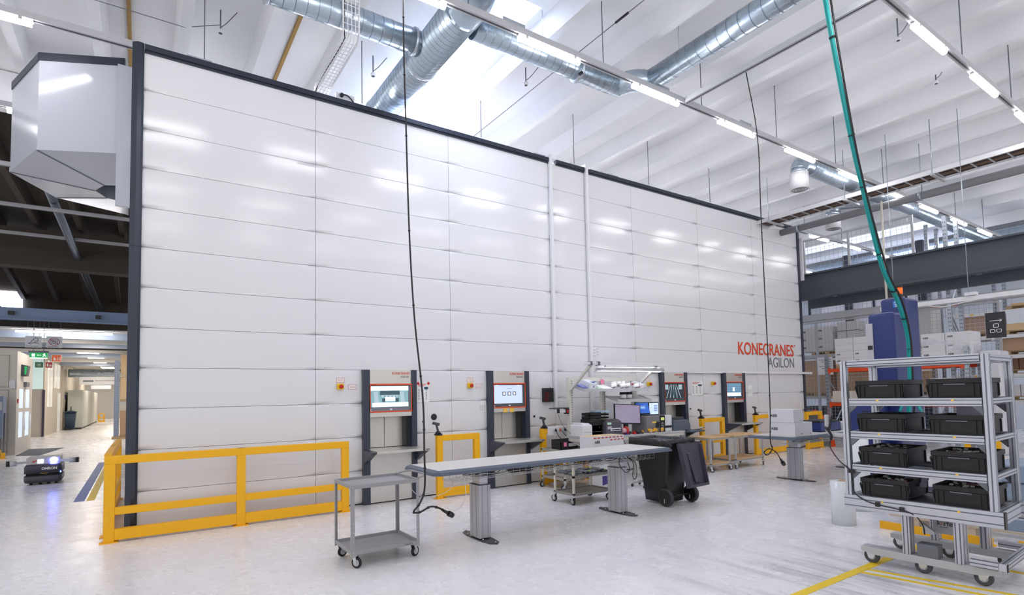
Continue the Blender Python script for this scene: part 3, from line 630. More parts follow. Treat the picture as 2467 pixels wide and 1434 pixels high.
# things on the shelves
for i, (x, y) in enumerate([(6.08, -.98), (6.2, -.86), (6.33, -1.0), (6.36, -.84), (6.5, -.98), (6.5, -.83), (6.73, -1.02)]):
    z = shz(y)+.02; k = MB(); ax = Vector((0, .3, 1)); c = Vector((x, y-.01, z+.015))
    k.rings([k.ring(c+ax.normalized()*h, ax, r, 18) for h, r in ((0, .06), (.075, .06), (.075, .022), (0, .022))], False, True); o = tag(k.build('label_roll', PAPER), 'white paper label roll with brown core lying on the upper desk shelf', 'roll', 'label rolls on the upper desk shelf')
    k = MB(); k.rings([k.ring(c+ax.normalized()*h, ax, r, 14) for h, r in ((.0, .026), (.077, .026), (.077, .02), (0, .02))], False, True); k.build('core', CARDL, o)
for i, (x, y) in enumerate([(6.35, -.98), (6.53, -.98)]):
    z = shz(y, 1.82, 1.7)+.025; o = tag(MB().cyl((x, y, z), (x, y, z+.09), .07, 20).build('ribbon_roll', WHITE), 'white ribbon roll with black end disc on the lower desk shelf, %s one' % ('left', 'right')[i], 'roll', 'ribbon rolls on the lower desk shelf')
    MB().cyl((x, y, z+.09), (x, y, z+.105), .085, 20).cyl((x, y, z+.105), (x, y, z+.14), .075, 20).build('end_disc', BLACK, o)
def on_shelf(nm, mat, x0, x1, yb, yf, h, label, cat):
    k = MB(); k.bar(((x0+x1)/2, yb, shz(yb)+.012+h/2), ((x0+x1)/2, yf, shz(yf)+.012+h/2), x1-x0, h); return tag(k.build(nm, mat), label, cat)
on_shelf('paper_sheet', PAPER, 5.72, 6.02, -.76, -1.08, .006, 'flat white paper sheets in the middle of the upper desk shelf', 'paper')
p = on_shelf('blue_package', M('package_white', 'e6e9ee', .5), 5.3, 5.5, -.78, -1.06, .14, 'white package with a dark blue corner on the upper desk shelf', 'package'); MB().obox((5.44, -1.0, 2.08), (.11, .1, .12), .4).build('blue_corner', M('package_blue', '24409a', .5), p)
on_shelf('blue_pack', M('pack_lilac', '8a92d0', .5), 5.14, 5.27, -.8, -1.02, .05, 'small lilac pack at the left end of the upper desk shelf', 'package')
on_shelf('green_card', M('card_green', 'a9cfae', .6), 5.52, 5.66, -.98, -1.08, .03, 'small pale green card box on the upper desk shelf', 'box')
for i in range(3):
    p = on_shelf('small_carton', BOXW, 6.82+i*.0, 6.95, -.78+i*-.1, -.86+i*-.1, .1, 'small white carton with red print at the right end, %s from the back' % ORD[i], 'box'); p['group'] = 'small cartons on the desk shelf'
    MB().box(6.81, 6.819, -.85-i*.1, -.8-i*.1, shz(-.8-i*.1)+.03, shz(-.8-i*.1)+.06).build('red_print', RED, p)
tag(MB().box(5.93, 6.02, -.73, -.722, 2.1, 2.2).build('sticky_note', PINK), 'pink note stuck on the middle desk upright', 'note')
# devices on the desk
def dev(name, label, cat, x, y, z=1.0): return thing(name, label, cat, (x, y, z))
t = dev('laser_printer', 'white laser printer at the left end of the packing desk', 'printer', 5.25, -1.0)
MB(t).box(4.97, 5.5, -1.2, -.78, 1.0, 1.25).build('body', WHITE, t, .02, 3); MB(t).prism([(5.0, -1.18, 1.25), (5.0, -.8, 1.25), (5.0, -.85, 1.29), (5.0, -1.1, 1.29)], (.46, 0, 0)).build('lid', WHITE, t, .006)
MB(t).box(5.1, 5.4, -1.12, -.9, 1.288, 1.295).build('paper_slot', DGREY, t); MB(t).box(4.975, 5.49, -1.202, -1.2, 1.1, 1.105).build('drawer_gap', MGREY, t); MB(t).tube([(5.42+.015*math.cos(a), -1.203, 1.19+.015*math.sin(a)) for a in [.5*i for i in range(13)]], .003, 4).build('badge', DGREY, t)
t = dev('label_printer', 'dark grey label printer with a lit green display, on the packing desk', 'printer', 5.7, -1.1)
MB(t).box(5.52, 5.96, -1.3, -.9, 1.0, 1.3).build('body', M('printer_grey', '55535d', .45), t, .015); MB(t).box(5.2, 5.52, -1.2, -.85, 1.0, 1.36).build('media_housing', BLACK, t, .015)
MB(t).box(5.64, 5.92, -1.306, -1.29, 1.1, 1.16).build('label_exit', WHITE, t); MB(t).box(5.66, 5.9, -1.308, -1.304, 1.115, 1.135).build('roller', BLACK, t)
MB(t).prism([(5.53, -1.29, 1.3), (5.53, -.95, 1.3), (5.53, -.95, 1.34), (5.53, -1.2, 1.34)], (.42, 0, 0)).build('lid', M('printer_lid', '3f3a38', .3), t, .006); MB(t).box(5.55, 5.66, -1.303, -1.29, 1.235, 1.28).build('display', EM('lcd_green', '8fae98', .35), t)
MB(t).box(5.55, 5.67, -1.304, -1.299, 1.14, 1.2).build('keypad', LGREY, t)
for i, (z, lb) in enumerate(((1.362, 'lower black document tray on top of the label printer'), (1.43, 'upper black document tray on top of the label printer'))):
    k = MB(); k.box(5.2, 5.74, -1.15, -.9, z, z+.008).box(5.2, 5.21, -1.15, -.9, z, z+.06).box(5.73, 5.74, -1.15, -.9, z, z+.03).box(5.2, 5.5, -1.15, -1.14, z, z+.06).box(5.2, 5.74, -.91, -.9, z, z+.06)
    o = tag(k.build('document_tray', BLACK), lb, 'tray', 'document trays on the printer')
k = MB(); [k.obox((5.62, -1.02, 1.495+.006*i), (.36, .24, .005), .05*i-.1) for i in range(5)]; tag(k.build('blue_paper', M('blue_paper', 'a9c4dc', .8)), 'sheaf of pale blue paper on the black document trays', 'paper')
t = dev('monitor', 'black-framed monitor with a pale lilac screen on the packing desk', 'monitor', 6.3, -1.15)
Mt = Matrix.Translation((6.33, -1.12, 1.42)) @ Matrix.Rotation(-.22, 4, 'Z') @ Matrix.Rotation(-.1, 4, 'X') @ Matrix.Rotation(.06, 4, 'Y')
def tb(k, x0, x1, y0, y1, z0, z1, T=None): return k.hexa([(T or Mt) @ Vector(p) for p in ((x0, y0, z0), (x1, y0, z0), (x1, y1, z0), (x0, y1, z0), (x0, y0, z1), (x1, y0, z1), (x1, y1, z1), (x0, y1, z1))])
tb(MB(t), -.33, .33, 0, .04, -.21, .22).build('bezel', BLACK, t, .005); tb(MB(t), -.31, .31, -.004, 0, -.185, .205).build('screen', M('monitor_lilac', '9c92a8', .12, emit=.15), t)
k = MB(t); k.box(6.28, 6.38, -1.08, -1.03, 1.0, 1.3); k.build('stand', BLACK, t); MB(t).box(6.18, 6.48, -1.15, -.95, 1.0, 1.015).build('base', BLACK, t, .004)
t = dev('industrial_printer', 'grey industrial printer with black control panel, carrying a laptop', 'printer', 7.1, -1.05)
MB(t).box(6.78, 7.22, -1.25, -.8, 1.0, 1.37).build('body', M('printer_body', '7c7b7d', .45), t, .015); MB(t).box(7.2, 7.36, -1.27, -.8, 1.0, 1.37).build('control_panel', BLACK, t, .01); MB(t).box(7.36, 7.62, -1.24, -.8, 1.0, 1.36).build('media_cover', WHITE, t, .01)
MB(t).box(7.22, 7.32, -1.275, -1.268, 1.26, 1.32).build('display', EM('lcd_yellow', 'b9c470', .4), t)
k = MB(t); [k.box(7.23+.04*i, 7.255+.04*i, -1.275, -1.268, 1.08+.05*j, 1.105+.05*j) for i in range(2) for j in range(3)]; k.build('button', LGREY, t)
MB(t).box(6.95, 7.08, -1.256, -1.248, 1.2, 1.24).build('yellow_sticker', YNOTE, t); MB(t).box(7.06, 7.18, -1.255, -1.248, 1.1, 1.23).build('vent', BLACK, t); MB(t).box(7.38, 7.6, -1.248, -1.238, 1.08, 1.13).build('label_exit', BLACK, t)
t = dev('laptop', 'open laptop with a blue log-in screen, on top of the grey printer', 'laptop', 7.0, -1.05, 1.37)
MB(t).box(6.82, 7.24, -1.2, -.92, 1.37, 1.39).build('base', BLACK, t, .003); Tl = Matrix.Translation((7.03, -.95, 1.395)) @ Matrix.Rotation(-.28, 4, 'X')
tb(MB(t), -.21, .21, 0, .012, 0, .28, Tl).build('lid', BLACK, t, .004); s_ = tb(MB(t), -.195, .195, -.003, 0, .025, .265, Tl).build('screen', EM('screen_blue', '2f63c4', .35), t)
tb(MB(t), -.09, .09, -.005, -.003, .12, .2, Tl).build('dialogue', EM('screen_blue_light', '6f97da', .35), s_); tb(MB(t), -.06, .06, -.006, -.005, .15, .165, Tl).build('field', EM('screen_pale', 'c6d6f2', .4), s_)
t = dev('tablet', 'black tablet showing a pale grid of squares behind the laptop', 'tablet', 7.45, -.9, 1.36)
MB(t).box(7.24, 7.58, -.9, -.88, 1.36, 1.66).build('body', BLACK, t, .004); s_ = MB(t).box(7.26, 7.56, -.903, -.9, 1.38, 1.64).build('screen', EM('screen_tablet', 'c3d6ee', .4), t)
k = MB(t); [k.box(7.42+.04*i, 7.445+.04*i, -.905, -.903, 1.45+.04*j, 1.475+.04*j) for i in range(3) for j in range(4)]; k.build('tile', EM('screen_tile', '4f76b4', .2), s_)
t = dev('parts_printer', 'slate grey angular printer at the right end of the packing desk', 'printer', 7.8, -1.05)
MB(t).prism([(7.64, -1.3, 1.0), (8.2, -1.3, 1.0), (8.2, -1.3, 1.12), (8.12, -1.3, 1.24), (7.64, -1.3, 1.24)], (0, .45, 0)).build('body', M('slate_plastic', '5d6672', .45), t, .01); MB(t).box(7.66, 8.1, -1.2, -.9, 1.24, 1.3).build('lid', DGREY, t, .006)
D2 = MB().box(7.92, 8.45, -1.5, -.6, .955, .99).build('side_table_top', EDGE); tag(D2, 'dark side tabletop on a column at the right end of the packing desk', 'table'); MB().box(8.1, 8.25, -1.1, -.95, 0, .955).build('column', LGREY, D2); MB().box(7.95, 8.4, -1.3, -.8, 0, .02).build('foot', DGREY, D2)
tag(MB().box(7.05, 7.8, -.7, -.69, 1.0, 1.74).build('white_board', WHITE), 'white upright board leaning behind the laptop and tablet', 'board')
# small tools and tape on the desk
for i, (x, y, lb) in enumerate(((6.83, -1.33, 'left'), (7.02, -1.31, 'middle'), (7.2, -1.34, 'right'))):
    t = thing('tape_gun', 'yellow-handled tape dispenser lying on the desk front edge, %s of three' % lb, 'tape dispenser', (x, y, 1.0), .4*i, 'tape dispensers on the desk')
    MB().lathe((0, 0, .045), [(.02, 0), (.045, 0), (.045, .05), (.02, .05)], (0, 1, 0), 16).build('tape_roll', CARDL, t); MB().obox((.06, .02, .05), (.1, .05, .03), 0, 0, .4).obox((-.05, .02, .07), (.03, .06, .05)).build('frame', YEL, t, .006)
t = thing('tape_reel', 'red and white tape reel beside the label printer', 'tape', (6.02, -1.28, 1.0)); MB(t).lathe((5.98, -1.28, 1.09), [(.05, 0), (.05, .12)], (1, 0, 0), 18).build('tape', M('tape_pink', 'd9a9ae', .4), t); MB(t).lathe((6.09, -1.28, 1.09), [(.03, 0), (.09, 0), (.09, .015), (.03, .015)], (1, 0, 0), 20).build('flange', RED, t)
rn = random.Random(4)
for i, (mt, w, lb) in enumerate([(M('tool_blue', '1f3f9a', .4), .12, 'blue pliers'), (BLACK, .16, 'black cutter'), (RED, .14, 'red screwdriver'), (BLACK, .18, 'black stapler'), (M('tool_dark', '2b2d3c', .4), .14, 'dark blue hand tool'), (YEL, .07, 'yellow note pad')]):
    x = 6.12+i*.1; k = MB().obox((x, -1.3+.04*(i % 2), 1.02), (w, .035, .035), .3+i*.5).obox((x+.03, -1.28+.04*(i % 2), 1.045), (w*.5, .03, .03), -.4+i*.4); tag(k.build('hand_tool', mt, None, .006), lb+' lying among the tools in front of the monitor', 'tool')
# arm with tablet holder and red-brown box at the left of the desk
t = thing('swivel_holder', 'white swivel arm with an empty wire holder left of the desk', 'holder', (4.9, -.6, 1.5))
MB(t).box(4.7, 5.03, -.68, -.63, 1.5, 1.57).build('arm', WHITE, t, .006); MB(t).box(4.95, 5.03, -.7, -.62, 1.47, 1.6).build('clamp', BLACK, t); MB(t).box(4.965, 5.01, -.705, -.7, 1.5, 1.56).build('knob', RED, t)
k = MB(t); k.tube([(4.72+.24*math.cos(a), -.75+.1*math.sin(a), 1.6) for a in [2*PI*i/20 for i in range(20)]], .012, 5, True); [k.tube([(4.5+.1*i, -.83, 1.6), (4.52+.1*i, -.67, 1.6)], .008, 5) for i in range(5)]; k.build('holder', DGREY, t)
MB(t).cyl((4.74, -.7, 1.5), (4.74, -.7, 1.6), .03, 10).build('pivot', BLACK, t); MB(t).tube(smooth_path([(4.72, -.7, 1.5), (4.8, -.75, 1.25), (4.98, -.8, 1.05)], 6), .004, 5).build('cable', BLACK, t)
t = thing('tinted_holder', 'black wall holder with a dark red tinted cover left of the conduit', 'holder', (4.97, 0, 1.88)); MB(t).box(4.84, 5.1, -.1, -.006, 1.72, 2.03).build('case', BLACK, t, .01); MB(t).box(4.845, 4.96, -.108, -.1, 1.74, 1.95).build('cover', M('dark_red_film', '4a1210', .2), t); MB(t).cyl((5.05, -.05, 2.03), (5.05, -.05, 2.09), .008, 6).build('hook', CHROME, t)
t = thing('cable_box', 'long white junction box with cables plugged in, right of the second station', 'box', (4.75, -.35, 1.1)); MB(t).box(4.66, 5.18, -.46, -.4, 1.02, 1.2).build('case', WHITE, t, .01)
for i, x in enumerate((4.85, 4.97, 5.1)): MB(t).cyl((x, -.46, 1.14), (x-.05, -.53, 1.12), .022, 8).build('plug', BLACK if i != 1 else M('plug_orange', 'c4562c', .4), t)
MB(t).tube(smooth_path([(4.8, -.53, 1.12), (4.82, -.6, 1.0), (4.95, -.6, .9)], 5), .008, 5).tube(smooth_path([(4.95, -.53, 1.12), (4.98, -.62, 1.02), (5.1, -.6, .9)], 5), .008, 5).build('cable', BLACK, t)
t = thing('document_tray', 'black slanted document tray with papers and a pink note on the cream trolley', 'tray', (4.6, -1.0, .79))
k = MB(t); k.box(4.42, 4.86, -1.15, -.85, .79, .81).prism([(4.42, -1.15, .81), (4.42, -.85, .81), (4.42, -.85, .98), (4.42, -1.15, .93)], (.012, 0, 0)).prism([(4.848, -1.15, .81), (4.848, -.85, .81), (4.848, -.85, .93), (4.848, -1.15, .85)], (.012, 0, 0)).box(4.42, 4.62, -1.15, -1.138, .81, .95).box(4.42, 4.86, -.862, -.85, .81, .98); k.build('body', BLACK, t)
k = MB(t); [k.obox((4.72, -1.0, .83+.012*i), (.24, .26, .004), .02*i, -.1) for i in range(5)]; k.build('paper', PAPER, t); MB(t).box(4.5, 4.57, -1.153, -1.15, .85, .93).build('pink_note', PINK, t)
# cartons by the desk and under it
def carton(x0, x1, y0, y1, z0, z1, label, mat=BOXW, mark=None, side='y', flaps=False, group=None, cat='carton', name='carton', msize=None, lid=False, dots=False):
    t = thing(name, label, cat, ((x0+x1)/2, (y0+y1)/2, z0), group=group)
    MB(t).box(x0, x1, y0, y1, z0, z1).build('body', mat, t, .004)
    if mark:
        h = msize or (z1-z0)*.22
        if side == 'y': text(mark, h, (x0+(x1-x0)*.08, y0-.0005, z1-h*1.9), RY, INK, 'print', t, t, bold=.02*h)
        else: text(mark, h, (x0-.0005, y1-(y1-y0)*.08, z1-h*1.9), RX, INK, 'print', t, t, bold=.02*h)
    if dots:
        k = MB(t)
        if side == 'y': [k.box(x1-.12+.02*i, x1-.108+.02*i, y0-.0015, y0, z0+.03, z0+.04) for i in range(4)]
        else: [k.box(x0-.0015, x0, y0+.08+.02*i, y0+.09+.02*i, z0+.03, z0+.04) for i in range(4)]
        k.build('symbol', INK, t)
    return t
t = carton(4.68, 5.5, -1.8, -1.42, .64, 1.06, 'open white carton with red lettering bands on its rim, before the packing desk', mark=None)
text('ABB', .075, (4.73, -1.8005, .93), RY, INK, 'print', t, t, bold=.002)
k = MB(t); k.box(4.69, 5.49, -1.79, -1.43, 1.061, 1.063); k.build('inside', CARDL, t)
for r in range(2):
    for i in range(8): text('ABB', .038, (4.7+i*.1+.03*r, -1.8005, 1.02-.05*r+.0), RY, RED, 'red_print', t, t, bold=.001) if (r == 0 or i > 3) else None
carton(4.9, 5.5, -1.78, -1.42, .32, .64, 'plain white carton, middle of the stack before the packing desk')
t = carton(4.9, 5.5, -1.8, -1.42, 0, .32, 'white and purple carton at the bottom of the stack before the desk'); MB(t).prism([(4.9, -1.802, .12), (5.3, -1.802, .18), (5.3, -1.802, .3), (4.9, -1.802, .3)], (0, .001, 0)).build('purple_print', M('purple_print', '50408a', .6), t); text('WHITE FLAKES', .04, (4.95, -1.803, .05), RY, INK, 'print', t, t)
t = thing('stool', 'chrome and black stool base with a caster, behind the long table', 'stool', (6.0, -1.9, 0))
for a in range(5): MB(t).bar((6.0, -1.9, .1), (6.0+.28*math.cos(a*1.257+2.5), -1.9+.28*math.sin(a*1.257+2.5), .07), .04, .03).build('foot', CHROME, t, .005); MB(t).lathe((6.0+.28*math.cos(a*1.257+2.5), -1.92+.28*math.sin(a*1.257+2.5), .03), [(.02, 0), (.03, .01), (.03, .03), (.02, .04)], (0, 1, 0), 12).build('caster', BLACK, t)
MB(t).cyl((6.0, -1.9, .1), (6.0, -1.9, .5), .03, 12).build('column', CHROME, t); MB(t).lathe((6.0, -1.9, .5), [(.1, 0), (.19, .02), (.19, .06), (.15, .08)], n=20).build('seat', BLACK, t)
# cartons on the right table
carton(8.28, 8.62, -3.74, -3.2, .957, 1.225, 'lower white carton of the stack of two on the right table', mark='ABB', side='x', msize=.08)
carton(8.27, 8.61, -3.73, -3.2, 1.227, 1.49, 'upper white carton of the stack of two on the right table', mark='ABB', side='x', msize=.08)
carton(8.63, 8.95, -3.73, -3.25, .957, 1.225, 'white carton on the right table, right beside the stack of two', dots=True)
for nm, zz in (('carton', 1.0), ('carton', 1.26)):
    k = MB(); [k.box(8.5+.02*i, 8.508+.02*i, -3.7415+(.01 if zz > 1.2 else 0), -3.74+(.01 if zz > 1.2 else 0), zz, zz+.012) for i in range(4)]; k.build('symbol', INK, [o for o in bpy.data.objects if o.name.startswith('carton') and o.get('label', '').startswith('lower white carton of' if zz < 1.2 else 'upper white carton of')][0]).location = -Vector([o for o in bpy.data.objects if o.name.startswith('carton') and o.get('label', '').startswith('lower white carton of' if zz < 1.2 else 'upper white carton of')][0].location)
b = thing('parts_bin', 'dark blue open bin with black parts on the right table', 'bin', (10.1, -3.2, .957)); MB(b).box(9.75, 9.78, -3.5, -3.0, .957, 1.15).box(9.78, 10.6, -3.5, -3.48, .957, 1.15).box(9.75, 10.6, -3.02, -3.0, .957, 1.15).box(10.58, 10.6, -3.5, -3, .957, 1.15).box(9.75, 10.6, -3.5, -3.0, .957, .97).build('body', BLUE, b); MB(b).box(9.8, 10.55, -3.46, -3.04, .97, 1.2).build('content', BLACK, b, .02)
carton(10.75, 11.5, -3.6, -3.2, .957, 1.12, 'flat white carton at the far right of the right table')
# ---------------- aluminium rack trolley with black bins ----------------
RK = thing('bin_trolley', 'tall aluminium-profile trolley holding eight black bins, at the right front', 'trolley', (4.03, -6.70, 0), math.radians(-87.2))
def pbar(p, q, w, h, name='profile', slots=True, par=None):
    """slotted aluminium extrusion between two points"""
    p = Vector(p); q = Vector(q); g = MB().bar(p, q, w, h).build(name, ALU, par or RK, .004)
    if slots:
        t = (q-p).normalized(); u = Vector((0, 0, 1)) if abs(t.z) < .9 else Vector((1, 0, 0)); a = t.cross(u).normalized(); b = a.cross(t); k = MB()
        for dirv, oth, half, span in ((a, b, w/2, h), (b, a, h/2, w)):
            offs = [0] if span < .07 else [-span*.25, span*.25]
            for s in (-1, 1):
                for o in offs:
                    c = dirv*s*(half+.0004)+oth*o; k.hexa([e+c+dirv*dd+oth*ww for e in (p, q) for dd, ww in ((-.001, -.005), (.0006, -.005), (.0006, .005), (-.001, .005))])
        k.build('slot_pattern', ALUD, g)
    return g
LW, LD = 1.25, .86
for x in (-.02, LW-.035):
    for y in (.03, LD-.03): pbar((x, y, .73), (x, y, 2.2), .075, .06, 'post')
for y in (.03, LD-.03): pbar((.018, y, 2.17), (LW-.073, y, 2.17), .06, .07, 'top_bar')
for x in (-.02, LW-.035): pbar((x, .06, 2.17), (x, LD-.06, 2.17), .06, .06, 'top_bar')
SH = [1.785, 1.425, 1.065]
for z in SH:
    for y in (.03, LD-.03): pbar((.02, y, z-.04), (LW-.075, y, z-.04), .04, .08, 'shelf_bar')
    for x in (-.02, LW-.035): pbar((x, .06, z-.03), (x, LD-.06, z-.03), .04, .05, 'shelf_bar')
    for x, s in ((.02, 1), (LW-.075, -1)):
        for y in (.015, LD-.05): MB().prism([(x, y, z-.08), (x+s*.08, y, z-.08), (x, y, z-.16)], (0, .035, 0)).build('corner_gusset', MGREY, RK)
    MB().box(.08, LW-.08, .06, LD-.06, z-.075, z-.06).build('shelf_sheet', ALUD, RK)
    [MB().box(x-.012, x+.012, .0085, .0095, z-.03, z-.012).build('yellow_tag', YNOTE, RK) for x in (.3, .95)]
for y in (.03, LD-.03): pbar((-.07, y, .655), (LW+.03, y, .655), .07, .15, 'base_frame')
for x in (-.03, LW-.03): pbar((x, .06, .655), (x, LD-.06, .655), .07, .13, 'base_frame')
MB().box(LW+.03, LW+.04, -.006, .066, .58, .73).build('end_cap', BLACK, RK); MB().box(.06, LW-.06, .06, LD-.06, .70, .715).build('shelf_sheet', ALUD, RK)
[MB().box(x-.012, x+.012, -.0065, -.0055, .68, .7).build('yellow_tag', YNOTE, RK) for x in (.3, .95)]
for y, nm in ((.12, 'front'), (.94, 'rear')):
    for x in (.48, .92): pbar((x, y, .18), (x, y, .58), .14 if x < .9 else .17, .07, 'column')
    k = MB(); k.box(.05, 1.2, y-.07, y+.07, .13, .18); k.prism([(.05, y-.07, .13), (.2, y-.07, .105), (1.05, y-.07, .105), (1.2, y-.07, .13)], (0, .14, 0)); k.build('foot_beam', LGREY, RK, .004)
    for x in (.13, .6, 1.08):
        r = .075; k = MB(); k.lathe((x, y-.02, r), [(r*.88, 0), (r, .012), (r, .034), (r*.88, .046)], (0, 1, 0), 24); w = k.build('wheel', RUBBER, RK); MB().cyl((x, y-.022, r), (x, y+.028, r), r*.5, 16).build('hub', LGREY, w)
        k = MB(); [k.prism([(x-.05, yy, .13), (x+.06, yy, .13), (x+.02, yy, r-.02), (x-.02, yy, r-.02)], (0, .004, 0)) for yy in (y-.035, y+.038)]; k.box(x-.05, x+.06, y-.035, y+.042, .125, .13); k.build('fork', CHROME, w)
MB().box(.57, .75, .05, .19, .18, .31).build('actuator_box', MGREY, RK, .006)
pbar((1.01, .02, .23), (1.22, .02, .23), .06, .06, 'u_frame'); pbar((1.01, 1.0, .23), (1.22, 1.0, .23), .06, .06, 'u_frame'); pbar((1.25, -.01, .23), (1.25, 1.03, .23), .06, .07, 'u_frame'); MB().box(1.28, 1.286, -.012, .03, .195, .265).build('end_cap', BLACK, RK)
MB().box(.645, .87, .3, .31, .39, .585).build('sign_plate', LGREY, RK)
s_ = [c for c in RK.children if c.name.startswith('sign_plate')][0]
text('k', .072, (.68, .2985, .475), RY, INK, 'print', s_); text('rfer', .072, (.735, .2985, .475), RY, INK, 'print', s_); text('›', .07, (.712, .2985, .478), RY, INKO, 'print', s_); text('automation', .015, (.7, .2985, .455), RY, MGREY, 'print', s_)
MB().prism([(.6, .14, .4), (.7, .14, .4), (.7, .14, .43), (.6, .14, .5)], (0, .05, 0)).build('cable_bracket', LGREY, RK)
MB().tube(smooth_path([(-.05, .03, 1.375), (-.12, .03, 1.375), (-.19, .03, 1.385), (-.225, .03, 1.43), (-.23, .03, 1.5), (-.23, .03, 1.6)], 6), .024, 12).build('handle', LGREY, RK)
k = MB(); k.tube(smooth_path([(-.2, -.01, 1.46), (-.19, -.03, 1.42), (-.17, -.03, 1.5), (-.14, -.03, 1.6)], 5), .012, 8).tube(smooth_path([(-.24, .0, 1.46), (-.2, -.04, 1.44), (-.17, -.02, 1.38), (-.18, .0, 1.32)], 5), .014, 8); k.build('brake_lever', BLACK, RK)
cp = smooth_path([(-.18, .0, 1.34), (-.19, -.01, 1.24), (-.1, -.02, 1.1), (.02, -.02, .98), (.03, -.02, .85), (.06, -.02, .74), (.2, -.022, .67), (.45, -.022, .64), (.58, .0, .6), (.63, .06, .5), (.63, .1, .4)], 6)
MB().tube(cp, .006, 6).build('brake_cable', BLACK, RK); [MB().box(*q).build('cable_clip', BLACK, RK) for q in ((.24, .28, -.03, -.006, .64, .685), (.46, .5, -.03, -.006, .625, .665), (-.005, .05, -.03, -.0, .97, 1.01))]
def rack_pt(x, y, z): return RK.matrix_basis @ Vector((x, y, z))
BINP = M('black_bin', '151518', .5, var=.1, vscale=30, bump=.1, bscale=120)
def black_bin(x, y, z, label, fill=None):
    w, d, h = .45, .6, .19; p = rack_pt(x, y, z); t = thing('black_bin', label, 'bin', p, RK.rotation_euler.z, 'black bins on the trolley')
    a = .015; k = MB()
    o0 = [(a, a), (w-a, a), (w-a, d-a), (a, d-a)]; o1 = [(0, 0), (w, 0), (w, d), (0, d)]; i1 = [(a, a), (w-a, a), (w-a, d-a), (a, d-a)]; i0 = [(a*1.6, a*1.6), (w-a*1.6, a*1.6), (w-a*1.6, d-a*1.6), (a*1.6, d-a*1.6)]
    R = [[(u, v, zz) for u, v in q] for q, zz in ((o0, 0), (o0, h-.05), (o1, h-.045), (o1, h), (i1, h), (i0, .012))]
    for r0, r1 in zip(R[:-1], R[1:]):
        for i in range(4): k.face([r0[i], r0[(i+1) % 4], r1[(i+1) % 4], r1[i]])
    k.face(R[-1]); k.face(R[0])
    for u in (.03, .075, w-.085, w-.04): k.box(u, u+.01, .002, a, .01, h-.05)
    k.box(.08, w-.08, .004, a, h-.06, h-.05).box(.08, w-.08, .006, a, .012, .02)
    for v in (.03, d-.04): k.box(w-a, w-.002, v, v+.01, .01, h-.05).box(.002, a, v, v+.01, .01, h-.05)
    for u, s in ((0, -1), (w, 1)): k.prism([(u-s*.014, .014, 0), (u, .004, h-.05), (u+s*.012, .004, h-.07), (u+s*.012, .004, h-.05)][:3], (0, .02, 0))
    k.build('shell', BINP, t)
    MB().box(.14, .31, -.003, .004, h-.062, h-.052).build('grip_edge', MGREY, t)
    if fill:
        c = MB(); rn = random.Random(fill); q = []
        for i in range(6):
            mt = [M('pcb_green', '1f4a3a', .5), M('pcb_dark', '1c2422', .5), M('pink_foam', 'd8869a', .8), M('pcb_green', '1f4a3a', .5), M('pink_foam', 'd8869a', .8), M('pcb_dark', '1c2422', .5)][(i+fill) % 6]
            bb = tag(MB().obox((0, 0, 0), (.3, .014, .12)).build('circuit_board', mt), 'circuit board in the %s, %s from the front' % (fillname, ORD[i]), 'circuit board', 'circuit boards in the lower bins')
            bb.matrix_world = RK.matrix_basis @ Matrix.Translation((x+w/2+rn.uniform(-.03, .03), y+.09+.08*i, z+.115)) @ Matrix.Rotation(rn.uniform(-.05, .05), 4, 'Y')
            k = MB(); [k.obox((rn.uniform(-.13, .13), rn.uniform(-.01, .01), .06+rn.uniform(-.01, .008)), (.03, .018, .02)) for _ in range(6)]; k.build('component_pattern', M('component_white', 'c9ccc8', .5) if i % 2 else DGREY, bb)
            if mt.name == 'pink_foam': bb.name = 'foam_strip'; bb['category'] = 'foam'; bb['label'] = 'pink foam strip in the %s, %s from front' % (fillname, ORD[i])
lv = ['top shelf', 'second shelf', 'third shelf', 'bottom shelf']
for i, z in enumerate(SH+[.73]):
    for j, x in enumerate((.08, .735)):
        fillname = '%s black bin on the trolley %s' % (('left', 'right')[j], lv[i])
        black_bin(x, .05, z+.002, 'black plastic bin on the %s of the trolley, %s one' % (lv[i], ('left', 'right')[j]), {2: 1, 3: 3}.get(i, 0)+j if i > 1 else None)
p_ = rack_pt(1.0, .5, 1.6); o = tag(MB().obox((0, 0, 0), (.3, .004, .2)).build('paper_sheet', M('lilac_paper', 'c9c2d6', .8)), 'lilac paper sheet standing in the right bin of the second shelf', 'paper'); o.location = p_; o.rotation_euler = (-.15, 0, RK.rotation_euler.z)
p_ = rack_pt(.48, .42, .9); o = tag(MB().obox((0, 0, 0), (.2, .004, .14)).build('paper_sheet', M('lilac_paper', 'c9c2d6', .8)), 'white paper slip standing in the left bin of the bottom shelf', 'paper'); o.location = p_; o.rotation_euler = (-.1, 0, RK.rotation_euler.z)
# ---------------- stretch-film rolls ----------------
FILM = M('stretch_film', 'dfe3e6', .18, var=.06, vscale=20, stretch=(1, 1, 8))
def film_roll(x, y, r, h, label, z=0):
    t = thing('film_roll', label, 'film roll', (x, y, z), group='rolls of stretch film'); k = MB()
    k.rings([k.ring((0, 0, zz), (0, 0, 1), rr_, 32) for rr_, zz in ((r, 0), (r, h), (.045, h), (.045, 0))], False, True); k.build('film', FILM, t)
    k = MB(); k.rings([k.ring((0, 0, zz), (0, 0, 1), rr_, 20) for rr_, zz in ((.044, 0.002), (.044, h+.008), (.036, h+.008), (.036, 0.002))], False, True); k.build('core', CARD, t)
film_roll(5.72, -5.8, .15, .60, 'white roll of stretch film standing on the floor left of the bin trolley')
film_roll(6.85, -5.5, .17, 1.15, 'tall white roll of stretch film standing behind the shorter one')
